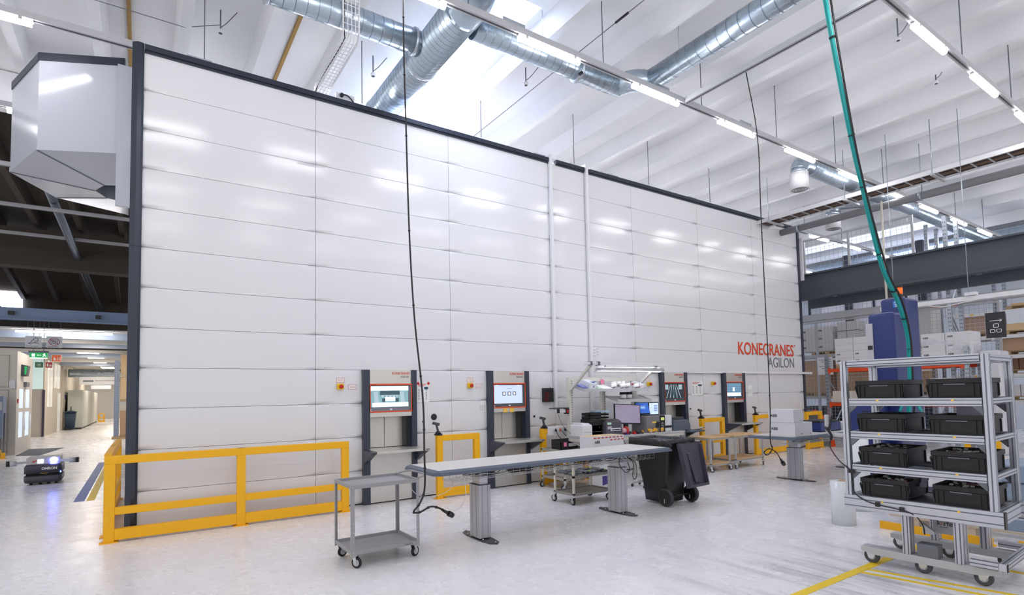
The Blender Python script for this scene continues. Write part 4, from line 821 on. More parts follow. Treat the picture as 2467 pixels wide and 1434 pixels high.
# ---------------- blue column machine ----------------
BM = thing('wrapping_machine', 'tall dark blue two-column machine with an orange beacon behind the bin trolley', 'machine', (8.2, -5.7, 0))
def col(x0, x1, y0, y1, z0, z1, nm):
    k = MB(BM); rr2 = lambda i, z: [Vector((p.x, p.y, z)) for p in rr(x0+i, x1-i, y0+i, y1-i, z, .05)]
    return MB(BM).rings([rr2(0, z0), rr2(0, z1-.06), rr2(.012, z1-.02), rr2(.05, z1)]).build(nm, BLUE, BM)
c1 = col(7.95, 8.49, -5.70, -5.29, .12, 3.17, 'front_column'); c2 = col(8.52, 9.12, -5.65, -5.27, .12, 3.48, 'rear_column')
MB(BM).box(7.93, 8.0, -5.37, -5.27, .3, 3.0).build('light_strip', LGREY, BM, .004); MB(BM).box(7.92, 7.93, -5.36, -5.29, 2.55, 2.62).build('latch', BLACK, BM)
MB(BM).cyl((8.8, -5.47, 3.48), (8.8, -5.47, 3.56), .06, 14).build('beacon_base', BLACK, BM); MB(BM).cyl((8.8, -5.47, 3.56), (8.8, -5.47, 3.68), .06, 14).build('beacon', M('beacon_orange', 'e8661a', .3, emit=.3), BM); MB(BM).cyl((8.8, -5.47, 3.68), (8.8, -5.47, 3.72), .062, 14).build('beacon_cap', BLACK, BM)
MB(BM).box(8.51, 8.52, -5.58, -5.48, 3.3, 3.42).build('emblem_plate', M('emblem_blue', '2c7fd8', .4), BM); MB(BM).tube([(8.505, -5.53+.025*math.cos(a), 3.375+.025*math.sin(a)) for a in [.5*i for i in range(13)]], .007, 6).tube([(8.505, -5.53+.014*math.cos(a), 3.325+.014*math.sin(a)) for a in [.5*i for i in range(13)]], .007, 6).build('emblem', WHITE, BM)
MB(BM).box(7.62, 7.95, -5.55, -5.05, .12, 1.66).build('control_cabinet', BLUE, BM, .02); k = MB(BM); [k.box(7.612, 7.62, -5.42, -5.28, 1.5-.03*i, 1.512-.03*i) for i in range(4)]; k.build('vent', BLACK, BM); MB(BM).lathe((7.62, -5.5, 1.4), [(.02, 0), (.02, .02), (.035, .025), (.03, .05)], (-1, 0, 0), 12).build('stop_button', RED, BM)
MB(BM).box(7.6, 9.2, -6.0, -5.0, .0, .12).build('base', BLUE, BM, .01)
[MB(BM).cyl((7.7+.15*i, -5.12-.1*(i % 3), .12), (7.7+.15*i, -5.12-.1*(i % 3), .9), .03, 10).build('bollard', BLUE, BM) for i in range(3)]
# teal and black cable bundle dropping from the ceiling rail to the machine
pts = [(5.55, -5.95, 8.7), (5.7, -5.93, 7.6), (6.15, -5.95, 5.85), (6.5, -5.95, 4.93), (7.0, -5.95, 3.8), (7.5, -5.95, 3.27), (7.8, -5.95, 2.73), (7.85, -5.93, 2.1), (7.86, -5.9, 1.7), (7.88, -5.85, 1.2)]
CB = thing('cable_bundle', 'turquoise hoses with a black cable hanging from the ceiling to the blue machine', 'cable', (5.55, -5.95, 8.7), group=None)
MB(CB).tube(smooth_path(pts, 6), .022, 8).tube(smooth_path([(p[0]+.015, p[1]+.034, p[2]) for p in pts], 6), .018, 8).build('teal_hose', TEAL, CB)
MB(CB).tube(smooth_path([(p[0]+.05*math.sin(i*1.7), p[1]-.04, p[2]-.03) for i, p in enumerate(pts)], 6), .015, 8).build('black_cable', BLACK, CB)
SP = smooth_path(pts, 6); [MB(CB).cyl(SP[i], SP[i+1]*.06+SP[i]*.94, .05, 10).build('cable_tie', BLACK, CB) for i in range(3, len(SP)-2, 5)]
MB(CB).tube(smooth_path([(7.86, -5.9, 1.75), (7.84, -6.0, 1.62), (7.83, -6.06, 1.5)], 4), .02, 8).tube(smooth_path([(7.86, -5.9, 1.75), (7.84, -5.8, 1.62), (7.83, -5.75, 1.5)], 4), .02, 8).build('branch', TEAL, CB)
# ---------------- floor tapes, floor rails ----------------
def tape(pts, w, label, mat=TAPEY, z=.003):
    k = MB()
    for a, b in zip(pts[:-1], pts[1:]): k.bar((a[0], a[1], z-.001), (b[0], b[1], z-.001), w, .003)
    return tag(k.build('floor_tape', mat), label, 'floor tape', 'tape lines on the floor')
tape([(1.4, -6.86), (3.95, -6.86), (6.5, -6.87)], .09, 'wide yellow tape line running under the bin trolley from the front')
tape([(3.86, -6.9), (4.13, -8.1), (4.18, -8.9)], .05, 'yellow tape line along the front of the bin trolley, outer one'); tape([(3.72, -6.9), (3.95, -8.1), (4.0, -8.9)], .05, 'yellow tape line before the bin trolley, nearest the camera')
tape([(4.9, -6.9), (4.95, -8.6)], .06, 'yellow tape line under the rear wheels of the bin trolley')
tape([(-3.46, 3.9), (-3.5, 12.2)], .17, 'blue tape strip on the floor along the left aisle', TAPEB); tape([(-3.28, 3.9), (-3.32, 12.2)], .13, 'yellow tape strip beside the blue one in the left aisle')
t = thing('floor_rail', 'yellow steel angle bolted to the floor behind the bin trolley', 'floor rail', (5.9, -6.8, 0)); MB(t).box(5.85, 5.87, -7.4, -6.2, 0, .1).box(5.87, 5.97, -7.4, -6.2, 0, .012).build('angle', YEL, t); k = MB(t); [k.cyl((5.93, y, .012), (5.93, y, .025), .012, 6) for y in (-6.3, -6.8, -7.3)]; k.build('bolt', CHROME, t)
# pallet jack and low pallet base behind the trolley
t = thing('pallet', 'pale wooden pallet with a blue strapped part behind the bin trolley', 'pallet', (6.6, -6.9, 0))
for y in (-7.7, -7.1, -6.5): MB(t).box(6.15, 7.4, y-.05, y+.05, 0, .13).build('block_row', M('pale_wood', 'c9bfae', .7), t)
for x in (6.2, 6.6, 7.0, 7.35): MB(t).box(x-.06, x+.06, -7.75, -6.2, .13, .155).build('deck_board', M('pale_wood', 'c9bfae', .7), t)
t = thing('steel_box', 'grey steel box frame lying on the pale pallet behind the trolley', 'frame', (6.7, -7.3, .155)); MB(t).box(6.2, 6.28, -7.75, -6.9, .157, .29).box(6.2, 7.3, -7.75, -7.67, .157, .29).box(6.2, 7.3, -6.95, -6.9, .157, .29).build('profile', M('frame_blue_grey', '8d9fb8', .4), t)
t = thing('blue_strap', 'bright blue strap bundle on the pale pallet behind the trolley', 'strap', (6.3, -6.35, .155)); MB(t).lathe((6.3, -6.35, .22), [(.03, 0), (.06, 0), (.06, .16), (.03, .16)], (0, -1, 0), 16).build('coil', M('strap_blue', '1f62c8', .4), t); MB(t).box(6.25, 6.6, -6.6, -6.3, .157, .25).build('pack', M('strap_blue_dark', '2350a0', .5), t)
t = thing('floor_rail', 'second yellow steel angle further right behind the bin trolley', 'floor rail', (6.0, -8.0, 0)); MB(t).box(5.95, 5.97, -8.4, -7.6, 0, .1).box(5.97, 6.07, -8.4, -7.6, 0, .012).build('angle', YEL, t)
# ---------------- hanging power cords ----------------
def cord(pts, label, r=.012, plug=True):
    t = thing('power_cord', label, 'cord', pts[0]); SP = smooth_path(pts, 7); MB(t).tube(SP, r, 7).build('cable', BLACK, t)
    n = len(SP); [MB(t).cyl(SP[i], SP[i]+(SP[i+1]-SP[i]).normalized()*.018, r*1.45, 8).build('cable_tie', BLACK, t) for i in range(3, n-4, 6)]
    e = Vector(pts[-1]); d = (e-Vector(pts[-2])).normalized()
    MB(t).cyl(e-d*.03, e+d*.05, .016, 10, .022).cyl(e+d*.05, e+d*.1, .034, 14).cyl(e+d*.1, e+d*.12, .03, 14).build('plug', BLACK, t); return t
y = -3.8
cord([(.35, -3.1, 7.38), (.345, -3.12, 6.4), (.35, -3.15, 5.5), (.36, -3.2, 4.05), (.33, -3.4, 2.9), (.27, -3.75, 1.9), (.26, -3.8, 1.3), (.26, -3.8, .85), (.2, -3.8, .68), (.12, -3.8, .59), (.2, -3.8, .575), (.33, -3.8, .62), (.44, -3.8, .59), (.52, -3.8, .54)], 'black power cord hanging at the left end of the long table, plug loose', .011)
cord([(6.08, -4.4, 7.36), (6.42, -4.35, 6.32), (6.42, -4.35, 4.92), (6.44, -4.35, 2.68), (6.44, -4.35, 1.7), (6.4, -4.35, 1.05), (6.45, -4.35, .9), (6.3, -4.35, .8), (6.2, -4.35, .85), (6.35, -4.35, .9), (6.55, -4.35, .83), (6.7, -4.35, .68)], 'black power cord looped in front of the right table, hanging from the cross rail', .009)
# ---------------- dark girder and mezzanine past the storage unit ----------------
GIRD = M('girder_grey', '4c535b', .5, var=.06, vscale=2)
t = thing('steel_girder', 'deep dark grey steel girder crossing at upper right past the storage unit', 'girder', (16.3, -4, 4.9))
MB(t).box(16.28, 16.32, -10, .35, 4.98, 5.74).build('web', GIRD, t); MB(t).box(16.12, 16.5, -10, .35, 5.74, 5.79).box(16.12, 16.5, -10, .35, 4.93, 4.98).build('flange', GIRD, t)
MB(t).box(16.9, 17.1, -10, .35, 4.7, 5.1).build('rear_beam', GIRD, t)
for y in (-.9, -2.2, -4.6): MB(t).box(16.14, 16.2, y-.07, y+.07, 4.86, 4.93).build('clamp', DGREY, t)
WIRE = M('mesh_wire', 'b6bac0', .4, metal=.5)
def mesh_fence(label, x, y0, y1, z0, z1, step=.14, posts=(), grp='wire mesh fences', r=.004, pm=None):
    t = thing('mesh_fence', label, 'fence', (x, (y0+y1)/2, z0), group=grp); k = MB(t); n = int((y1-y0)/step)
    for i in range(n+1): y = y0+(y1-y0)*i/n; k.box(x-r, x+r, y-r, y+r, z0, z1)
    n = max(2, int((z1-z0)/step))
    for i in range(n+1): z = z0+(z1-z0)*i/n; k.box(x-r, x+r, y0, y1, z-r, z+r)
    k.build('wire_mesh', WIRE, t)
    for y in posts: MB(t).box(x-.03, x+.03, y-.03, y+.03, z0-.05, z1+.05).build('post', pm or LGREY, t)
    MB(t).box(x-.025, x+.025, y0, y1, z1, z1+.05).build('top_rail', LGREY, t)
    return t
mesh_fence('wire mesh fence on the mezzanine above the dark girder', 17.0, -2.85, .5, 5.85, 7.1, posts=(-2.83, -1.0, .48))
mesh_fence('wire mesh guard under the dark girder, before bright panels', 18.0, -2.6, 1.1, 4.62, 5.5, posts=(-2.2, -1.25, .9), pm=NAVY)
mesh_fence('tall wire mesh behind the orange rack', 18.6, -4.35, 1.9, .1, 4.35, .12, posts=(1.0, -1.5, -4.33))
tag(MB().box(17.9, 18.3, -9, 1.6, 4.38, 4.6).build('mezzanine_ledge', LGREY), 'light grey ledge beam below the mesh under the dark girder', 'beam')
struct(MB().box(28.6, 29, -18, 18, 0, 8.72).build('wall_right', M('pale_wall', 'ccd2d8', .7)))
struct(MB().box(15.8, 29, 13.5, 13.8, 0, 8.72).build('wall_back', M('pale_wall', 'ccd2d8', .7)))
tag(MB().box(21.9, 22, -2.1, 2.4, 4.4, 6.6).build('partition_panel', M('partition_lilac', 'dfe1f0', .6)), 'bright pale panel partition seen through the mesh under the girder', 'partition')
for i, y in enumerate((1.25, -1.35)): tag(MB().box(21.7, 21.85, y-.12, y+.12, 0, 7.4).build('steel_column', NAVY), 'dark blue steel column beside the pale partition, %s one' % ('left', 'right')[i], 'column', 'dark blue columns')
# ---------------- pallets ----------------
def pallet(x, y, z, label, w=1.2, d=.8, rz=0, grp='wooden pallets on the racks'):
    if not hasattr(pallet, 'src'):
        t = thing('pallet', label, 'pallet', (x, y, z), rz, grp); pallet.src = t
        for j in range(3):
            for i in range(3): MB().box(-.4+.33*i, -.26+.33*i, -.6+.53*j, -.46+.53*j, .02, .1).build('block', WOOD, t)
        for i in range(5): MB().box(-.4+.165*i, -.28+.165*i, -.6, .6, .1, .125).build('deck_board', WOOD, t)
        for i in range(3): MB().box(-.4+.34*i, -.3+.34*i, -.6, .6, 0, .02).build('bottom_board', WOOD, t)
        return t
    return dup(pallet.src, (x, y, z), rz, label, grp)
# ---------------- racks ----------------
def rack(name, label, x0, x1, ys, zt, levels, beam, up=GALV, bh=.11, skip=(), grp='pallet racks'):
    t = thing(name, label, 'rack', ((x0+x1)/2, sum(ys)/len(ys), 0), group=grp)
    for y in ys:
        for x in (x0+.05, x1-.05):
            g = MB(t).box(x-.045, x+.045, y-.05, y+.05, 0, zt).build('upright', up, t)
            k = MB(t); n = int(zt/.12); [k.box(x-.047, x-.045, y+s*.022-.008, y+s*.022+.008, .3+.12*i, .34+.12*i) for i in range(n-3) for s in (-1, 1)]; k.build('slot_pattern', DGREY, g)
        zz = .4; s = 0
        while zz+1.0 < zt:
            a, b = (x0+.05, x1-.05) if s % 2 == 0 else (x1-.05, x0+.05); MB(t).bar((a, y, zz), (b, y, zz+.9), .03, .03).build('brace', up, t); zz += .95; s += 1
    ys = sorted(ys)
    for z in levels:
        for a, b in zip(ys[:-1], ys[1:]):
            for x in (x0+.02, x1-.02):
                g = MB(t).box(x-.03, x+.03, a+.05, b-.05, z-bh, z).build('beam', beam, t)
                if x < x0+.1:
                    [MB(t).box(x-.034, x-.03, yy-.04, yy+.04, z-bh-.05, z+.03).build('connector', beam, g) for yy in (a+.1, b-.1)]
                    MB(t).box(x-.033, x-.03, (a+b)/2-.04, (a+b)/2+.04, z-bh*.75, z-bh*.25).build('level_tag', YNOTE, g)
    return t
rack('pallet_rack', 'pallet rack with bright orange beams behind the blue machine', 16.5, 17.6, [-.33, -4.1], 3.0, [1.42, 2.54], ORANGEB)
rack('pallet_rack', 'pallet rack with grey beams behind the wire mesh, loaded with grey cartons', 19.6, 20.7, [2.9, -.8, -3.05], 3.35, [1.6, 3.22], LGREY)
rack('pallet_rack', 'tall pallet rack with white beams at far right, behind the hanging sign', 20.5, 21.6, [-2.55, -3.75, -6.6, -9.5], 6.0, [1.4, 2.25, 2.85, 3.5, 4.3], WHITE)
rack('rack_frame', 'tall bare galvanised rack frame rising past the girder, left one', 20.0, 21.0, [-2.15], 7.5, [], ORANGEB, grp=None)
rack('rack_frame', 'tall bare galvanised rack frame rising past the girder, right one', 17.4, 18.4, [-3.5], 7.0, [], ORANGEB, grp=None)
tag(MB().box(19.95, 20.0, -3.0, -2.2, 4.55, 4.7).build('rack_beam', ORANGEB), 'orange beam high between the bare rack frames right of the blue machine', 'beam')
def abb_stack(x0, y_left, z0, cols, rows, w, d, h, where, mat=BOXW, deep=1, cap=True, mk='ABB'):
    cn = ['left', 'right'] if cols == 2 else ['left', 'middle', 'right', 'fourth']
    for c in range(cols):
        for r in range(rows):
            y1 = y_left-c*(w+.012)
            carton(x0, x0+d, y1-w, y1, z0+r*(h+.002), z0+r*(h+.002)+h, '%s, %s column, %s from the bottom' % (where, cn[c], ORD[r]), mat, mk if (cap is True or r < cap) else None, 'x', group='cartons: '+where, msize=h*.3, dots=not (cap is True or r < cap))
pallet(17.0, -1.2, 2.545, 'pallet under the white cartons at the left of the orange rack')
abb_stack(16.62, -.58, 2.675, 2, 4, .56, .8, .212, 'white carton on the orange rack', cap=2)
pallet(17.0, -3.6, 2.545, 'pallet under the film-wrapped cartons on the orange rack')
abb_stack(16.62, -3.02, 2.675, 2, 3, .58, .8, .25, 'film-wrapped carton on the orange rack')
t = thing('plastic_wrap', 'crumpled clear film draped over the cartons at the right of the orange rack', 'film', (17, -3.6, 2.7)); rn = random.Random(9)
k = MB(t); G = []
for i in range(15):
    row = []
    for j in range(11):
        u, v = i/14, j/10; yy = -2.98-1.26*u; e = max(0, abs(u-.5)*2-.82)/.18; f = max(0, abs(v-.5)*2-.8)/.2; dp = max(e, f)
        row.append(Vector((16.58+.88*v, yy, 3.47+rn.uniform(-.03, .05)-.45*dp*rn.uniform(.7, 1)-.2*u)))
    G.append(row)
for i in range(14):
    for j in range(10): k.face([G[i][j], G[i+1][j], G[i+1][j+1], G[i][j+1]], True)
k.build('sheet', GLASS, t)
abb_stack(16.6, -3.2, 1.55, 2, 3, .3, .45, .19, 'small white carton in the middle of the orange rack', cap=0)
pallet(17.05, -3.5, 1.422, 'pallet under the small white cartons in the orange rack')
carton(16.65, 17.2, -1.0, -.42, 1.43, 1.8, 'cream box with a small label at the left of the lower orange beam', CREAM)
abb_stack(16.62, -1.02, .55, 2, 3, .45, .7, .21, 'white carton under the lower orange beam', cap=2)
pallet(17.0, -1.5, .42, 'raised pallet below the lower orange beam')
tag(MB().box(16.5, 17.5, -2.1, -.9, 0, .42).build('crate', CARD), 'cardboard crate on the floor under the orange rack pallet', 'crate')
t = thing('machine_cover', 'grey rounded machine cover with an orange edge at the foot of the orange rack', 'machine', (16.3, -.2, 0)); k = MB(t); k.prism([(16.1, .55, 0), (16.1, -.55, 0), (16.1, -.5, .5), (16.1, -.3, .9), (16.1, .0, 1.15), (16.1, .55, 1.2)], (.25, 0, 0)); k.build('cover', M('machine_grey', '7f7f7c', .45), t); MB(t).prism([(16.12, -.57, 0), (16.12, -.5, .53), (16.12, -.3, .93), (16.12, .0, 1.18), (16.12, .0, 1.15), (16.12, -.3, .9), (16.12, -.5, .5), (16.12, -.55, 0)], (.26, 0, 0)).build('edge', ORANGE, t)
# grey cartons, wrapped brown stacks behind the mesh
pallet(20.1, 1.2, 3.225, 'pallet under the grey cartons behind the mesh, left'); pallet(20.1, -.0-1.6, 3.225, 'pallet under the grey cartons behind the mesh, right')
abb_stack(19.7, 2.2, 3.36, 2, 3, .62, .9, .32, 'grey carton on the left pallet behind the mesh', BOXG)
for i in range(6): carton(19.7, 20.4, .78-.0-(i % 2)*.36-.34, .78-(i % 2)*.36, 3.36+(i//2)*.36, 3.36+(i//2)*.36+.34, 'film-wrapped grey carton beside the grey stack behind the mesh, %s' % ORD[i], BOXG, group='film-wrapped grey cartons')
abb_stack(19.7, -1.05, 3.36, 2, 4, .6, .9, .34, 'grey carton on the right pallet behind the mesh', BOXG)
for i, (y, lb) in enumerate(((2.3, 'left'), (.9, 'middle'), (-.95, 'right'))):
    pallet(20.1, y-.6, 1.605, 'pallet under a brown carton stack behind the mesh, %s one' % lb)
    for r in range(4): carton(19.7, 20.5, y-1.15, y-.05, 1.735+.32*r, 2.05+.32*r, 'brown cardboard box behind the mesh, %s stack, %s from the bottom' % (lb, ORD[r]), CARD, group='brown boxes behind the mesh')
for i, (y, z, h, mt, lb) in enumerate(((2.2, 0, 1.2, DGREY, 'black machine part under the rack behind the mesh, left'), (1.2, 0, 1.35, BLACK, 'black machine part under the rack behind the mesh, right'))):
    tag(MB().box(19.7, 20.4, y-.7, y, z, h).build('machine_part', mt, None, .05), lb, 'machine')
for i, (y, z) in enumerate(((1.0, 2.0), (-2.05, 2.0))):
    p = tag(MB().box(18.56, 18.57, y-.55, y, z+.4, z+1.05).build('notice_sheet', PAPER), 'white printed sheet hung on the mesh behind the orange rack, %s one' % ('left', 'right')[i], 'sheet'); k = MB(); [k.box(18.555, 18.56, y-.5, y-.05-.1*(j % 3), z+.95-.08*j, z+.97-.08*j) for j in range(6)]; k.build('print', INKG, p)
# white-beamed rack at far right
pallet(21.0, -3.15, 3.505, 'pallet under the film-wrapped brown block on the white rack')
t = thing('wrapped_load', 'film-wrapped brown cardboard block at the left of the white rack', 'load', (21, -3.2, 3.63)); MB(t).box(20.6, 21.4, -3.62, -2.78, 3.635, 4.22).build('cartons', M('wrapped_card', 'b3917a', .35, var=.1, vscale=5), t, .02)
k = MB(t); [k.box(20.59, 20.6, -3.6, -2.8, 3.7+.13*i, 3.715+.13*i) for i in range(4)]; k.build('film_edge', M('film_edge', 'dcd4cc', .2), t)
pallet(21.0, -4.5, 3.505, 'pallet under the pale cardboard box on the white rack')
carton(20.6, 21.4, -5.0, -3.85, 3.635, 3.85, 'pale flat cardboard box on the white rack behind the sign', CARDL)
pallet(21.0, -5.9, 3.505, 'pallet under the second pale cardboard box on the white rack')
carton(20.6, 21.4, -6.5, -5.25, 3.635, 3.95, 'second pale cardboard box further right on the white rack', CARDL)
pallet(21.0, -4.5, 2.855, 'pallet under the large brown box on the white rack')
carton(20.6, 21.4, -5.15, -3.85, 2.985, 3.38, 'large plain brown cardboard box on the white rack', CARD)
for i in range(4):
    pallet(21.0, -4.45-1.25*(i % 2), 2.255 if i < 2 else 1.405, 'pallet on the lower levels of the white rack, %s' % ORD[i])
    for j in range(4): carton(20.65, 21.35, -3.95-1.25*(i % 2)-.27*(j+1)+.02, -3.95-1.25*(i % 2)-.27*j, (2.385 if i < 2 else 1.535), (2.73 if i < 2 else 1.9), '%s upright box, %s pallet of the lower white rack levels' % (ORD[j], ORD[i]), M('dark_card', '7c5c4a', .8) if i < 2 else BOXW, group='boxes on the lower levels of the white rack')
pallet(21.0, -4.6, 4.305, 'pallet on the top level of the white rack'); 
tag(MB().box(20.7, 21.3, -5.1, -4.1, 4.435, 4.5).build('board', BEECH), 'flat board on the pallet at the top of the white rack', 'board')
t = thing('wrapped_load', 'tall film-wrapped white load behind the bin trolley, left of the brown boxes', 'load', (17.2, -4.55, 0)); MB(t).box(16.8, 17.6, -4.75, -4.3, .0, 2.85).build('load', M('wrapped_white', 'd4d4d8', .3, bump=.4, bscale=6), t, .05)
# white light rail with hanging sign
t = thing('light_rail', 'white trunking rail hung before the racks at right, carrying the sign', 'light rail', (13.2, -5, 3.9)); MB(t).box(13.15, 13.25, -9.5, -3.4, 3.84, 3.94).build('channel', WHITE, t)
for y in (-3.7, -5.2, -7.4): MB(t).cyl((13.2, y, 3.94), (13.2, y, 8.35), .008, 6).build('hanger_rod', GALV, t)
MB(t).box(13.1, 13.3, -5.35, -5.15, 3.95, 4.02).build('socket', WHITE, t); MB(t).tube(smooth_path([(13.12, -4.4, 3.84), (13.1, -4.7, 3.76), (13.1, -5.1, 3.8), (13.12, -5.4, 3.84)], 5), .01, 6).build('cable', WHITE, t)
t = thing('hanging_sign', 'black sign with a white arrow over three boxes, hanging at right', 'sign', (13.1, -5.65, 2.94)); MB(t).box(13.08, 13.11, -5.84, -5.5, 2.94, 3.5).build('board', M('sign_black', '2d2b30', .5), t)
k = MB(t)
def outl(y, z, w, h, e=.012):
    for a, b, c, d in ((y-w, y, z, z+e), (y-w, y, z+h-e, z+h), (y-e, y, z, z+h), (y-w, y-w+e, z, z+h)): k.box(13.074, 13.08, a, b, c, d)
outl(-5.57, 3.05, .09, .08); outl(-5.68, 3.05, .09, .08); outl(-5.63, 3.16, .1, .09)
k.box(13.074, 13.08, -5.78, -5.57, 3.31, 3.322).hexa([(13.074, -5.74, 3.34), (13.074, -5.78, 3.322), (13.08, -5.78, 3.322), (13.08, -5.74, 3.34), (13.074, -5.74, 3.352), (13.074, -5.785, 3.328), (13.08, -5.785, 3.328), (13.08, -5.74, 3.352)]).hexa([(13.074, -5.74, 3.28), (13.074, -5.785, 3.308), (13.08, -5.785, 3.308), (13.08, -5.74, 3.28), (13.074, -5.74, 3.292), (13.074, -5.78, 3.314), (13.08, -5.78, 3.314), (13.08, -5.74, 3.292)])
k.build('pictogram', WHITE, t); [MB(t).cyl((13.1, y, 3.5), (13.15, y, 3.84), .003, 4).build('wire', GALV, t) for y in (-5.52, -5.8)]
t = thing('hanging_sign', 'blank pale grey sign board hanging right of the black pictogram sign', 'sign', (13.1, -6.4, 3.2)); MB(t).box(13.08, 13.11, -7.2, -5.86, 3.22, 3.52).build('board', M('sign_grey', 'c2c6cc', .5), t); [MB(t).cyl((13.1, y, 3.52), (13.15, y, 3.84), .003, 4).build('wire', GALV, t) for y in (-5.95, -7.1)]
tag(MB().box(15.72, 15.77, -.13, .0, 5.5, 6.93).build('white_panel_strip', WHITE), 'short white vertical strip at the upper right end of the storage unit', 'strip')
t = thing('machine', 'low blue-grey machine cabinet on the floor at the right edge behind the bin trolley', 'machine', (7.9, -7.6, 0)); MB(t).box(7.45, 8.4, -8.4, -6.98, .05, .82).build('body', M('machine_blue_grey', '8fa0b6', .4), t, .03); MB(t).box(7.5, 8.35, -8.35, -7.03, 0, .05).build('plinth', DGREY, t); MB(t).box(7.44, 7.45, -8.3, -7.1, .55, .57).build('groove', DGREY, t)
guard('guard_rail', 'low yellow guard at the foot of the orange rack, seen through the trolley', [(16.2, -4.1), (16.2, -4.75)], h=.55, mids=(), kick=False)
# ---------------- left aisle: adjoining hall ----------------
BLG = M('blue_grey_steel', '7f93b4', .45); CWALL = M('cream_panel', 'd3cbbf', .5); CEILC = M('low_ceiling', 'd8d6d2', .7)
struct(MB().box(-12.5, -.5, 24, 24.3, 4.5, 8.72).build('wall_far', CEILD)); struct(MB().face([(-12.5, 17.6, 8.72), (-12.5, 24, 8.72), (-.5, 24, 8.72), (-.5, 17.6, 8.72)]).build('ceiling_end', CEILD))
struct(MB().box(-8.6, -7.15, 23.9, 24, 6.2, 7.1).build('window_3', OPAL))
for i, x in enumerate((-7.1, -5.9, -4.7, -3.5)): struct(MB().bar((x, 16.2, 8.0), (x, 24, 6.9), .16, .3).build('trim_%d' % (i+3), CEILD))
t = thing('duct', 'dark slanting pipe under the bare concrete ceiling at left', 'duct', (-5, 12, 8)); MB(t).cyl((-4.75, 8, 8.0), (-4.2, 23.5, 6.35), .12, 12).build('pipe', M('dull_pipe', '7c828c', .3, metal=.8), t)
for i, yy in enumerate((7.03, 10.4, 13.75, 17.1)):
    rail(yy, -12, -.5, 'unlit grey light rail under the bare concrete, %s from the camera' % ORD[i])
luminaire(-5.6, 17.1, 'unlit tube luminaire on the farthest rail under the bare concrete', False)
k = MB(); n = 0
for i in range(20): k.box(-9.5+.12*i, -9.45+.12*i, 18.2, 23.8, 5.75+.0*i, 5.8)
k.box(-9.6, -7.1, 18.2, 18.25, 5.7, 5.8).box(-9.6, -7.1, 23.75, 23.8, 5.7, 5.8); tag(k.build('walkway_grating', M('grating', '55595e', .5, metal=.5)), 'dark steel grating at upper left beyond the blue-grey beam', 'grating')
t = thing('steel_beam', 'blue-grey steel beam over the entrance to the left aisle', 'beam', (-7, 17.5, 5.1)); MB(t).box(-12.5, -.5, 17.4, 17.5, 5.08, 5.5).box(-12.5, -.5, 17.3, 17.6, 5.04, 5.08).build('beam', BLG, t)
for x in (-6.52, -3.95): MB(t).box(x-.09, x+.09, 17.2, 17.3, 5.2, 5.34).build('sensor', BLACK, t)
struct(MB().box(-12.5, -.5, 17.6, 75, 4.75, 4.8).build('ceiling_low', CEILC)); 
for i, yy in enumerate((18.6, 20.6, 23, 26, 30, 34.5, 39)): struct(MB().box(-12.5, -.5, yy, yy+.25, 4.5, 4.75).build('trim_%d' % (10+i), M('beam_pale', 'aab6c8', .5) if i % 2 == 0 else CEILC))
t = thing('tube_luminaire', 'long lit tube luminaire under the blue-grey beam in the left aisle', 'luminaire', (-5, 17.9, 4.8)); MB(t).box(-6.5, -3.5, 17.85, 17.95, 4.70, 4.75).build('housing', WHITE, t); MB(t).cyl((-6.48, 17.9, 4.67), (-3.52, 17.9, 4.67), .04, 10).build('tube', LAMP, t)
for i, (x0, x1, y0, y1) in enumerate(((-5.6, -4.75, 16.9+2, 17.7+2), (-4.95, -4.0, 21.8, 22.4), (-5.3, -4.4, 24.4, 25.2), (-5.5, -4.55, 28.4, 29.4), (-5.3, -4.5, 32.2, 33.6), (-5.3, -4.6, 37.2, 38.5), (-5.2, -4.4, 44, 46), (-5.6, -4.6, 54, 56), (-5.6, -4.6, 64, 66))):  # the farthest pair, beyond the banners, is added to brighten the dim end wall
    t = thing('panel_light', 'flat lit ceiling panel in the left aisle, %s from the camera' % ORD[i], 'luminaire', ((x0+x1)/2, y0, 4.7), group='ceiling panel lights in the aisle'); MB(t).box(x0-.05, x1+.05, y0-.05, y1+.05, 4.69, 4.75).build('frame', WHITE, t); MB(t).box(x0, x1, y0, y1, 4.68, 4.69).build('diffuser', EM('panel_glow', 'fff4e6', 13), t)
# front cream wall and glazed door
w = struct(MB().box(-12.5, -6.4, 17.9, 18.0, 0, 3.92).build('wall_left', CWALL))
k = MB()
for x0, x1, z0, z1 in ((-9, -6.62, 2.55, 3.75), (-9, -6.62, 1.2, 2.45), (-9, -6.62, .1, .45), (-9, -6.62, .5, 1.15)):
    k.box(x0, x1, 17.88, 17.9, z0, z0+.02).box(x0, x1, 17.88, 17.9, z1-.02, z1).box(x1-.02, x1, 17.88, 17.9, z0, z1)
struct(k.build('trim_20', M('panel_frame_line', 'a9a195', .6)))  # darker frame lines of the cream wall panels
struct(MB().box(-6.45, -6.4, 18.0, 21.4, 2.65, 3.92).box(-6.45, -6.4, 18.0, 18.25, 0, 2.65).box(-6.45, -6.4, 21.0, 21.4, 0, 2.65).box(-6.45, -6.4, 19.55, 19.65, 0, 2.65).build('wall_door_side', CWALL))
DG = M('door_glass', 'c9dcf2', .15, emit=.35, ecol='c9dcf2')
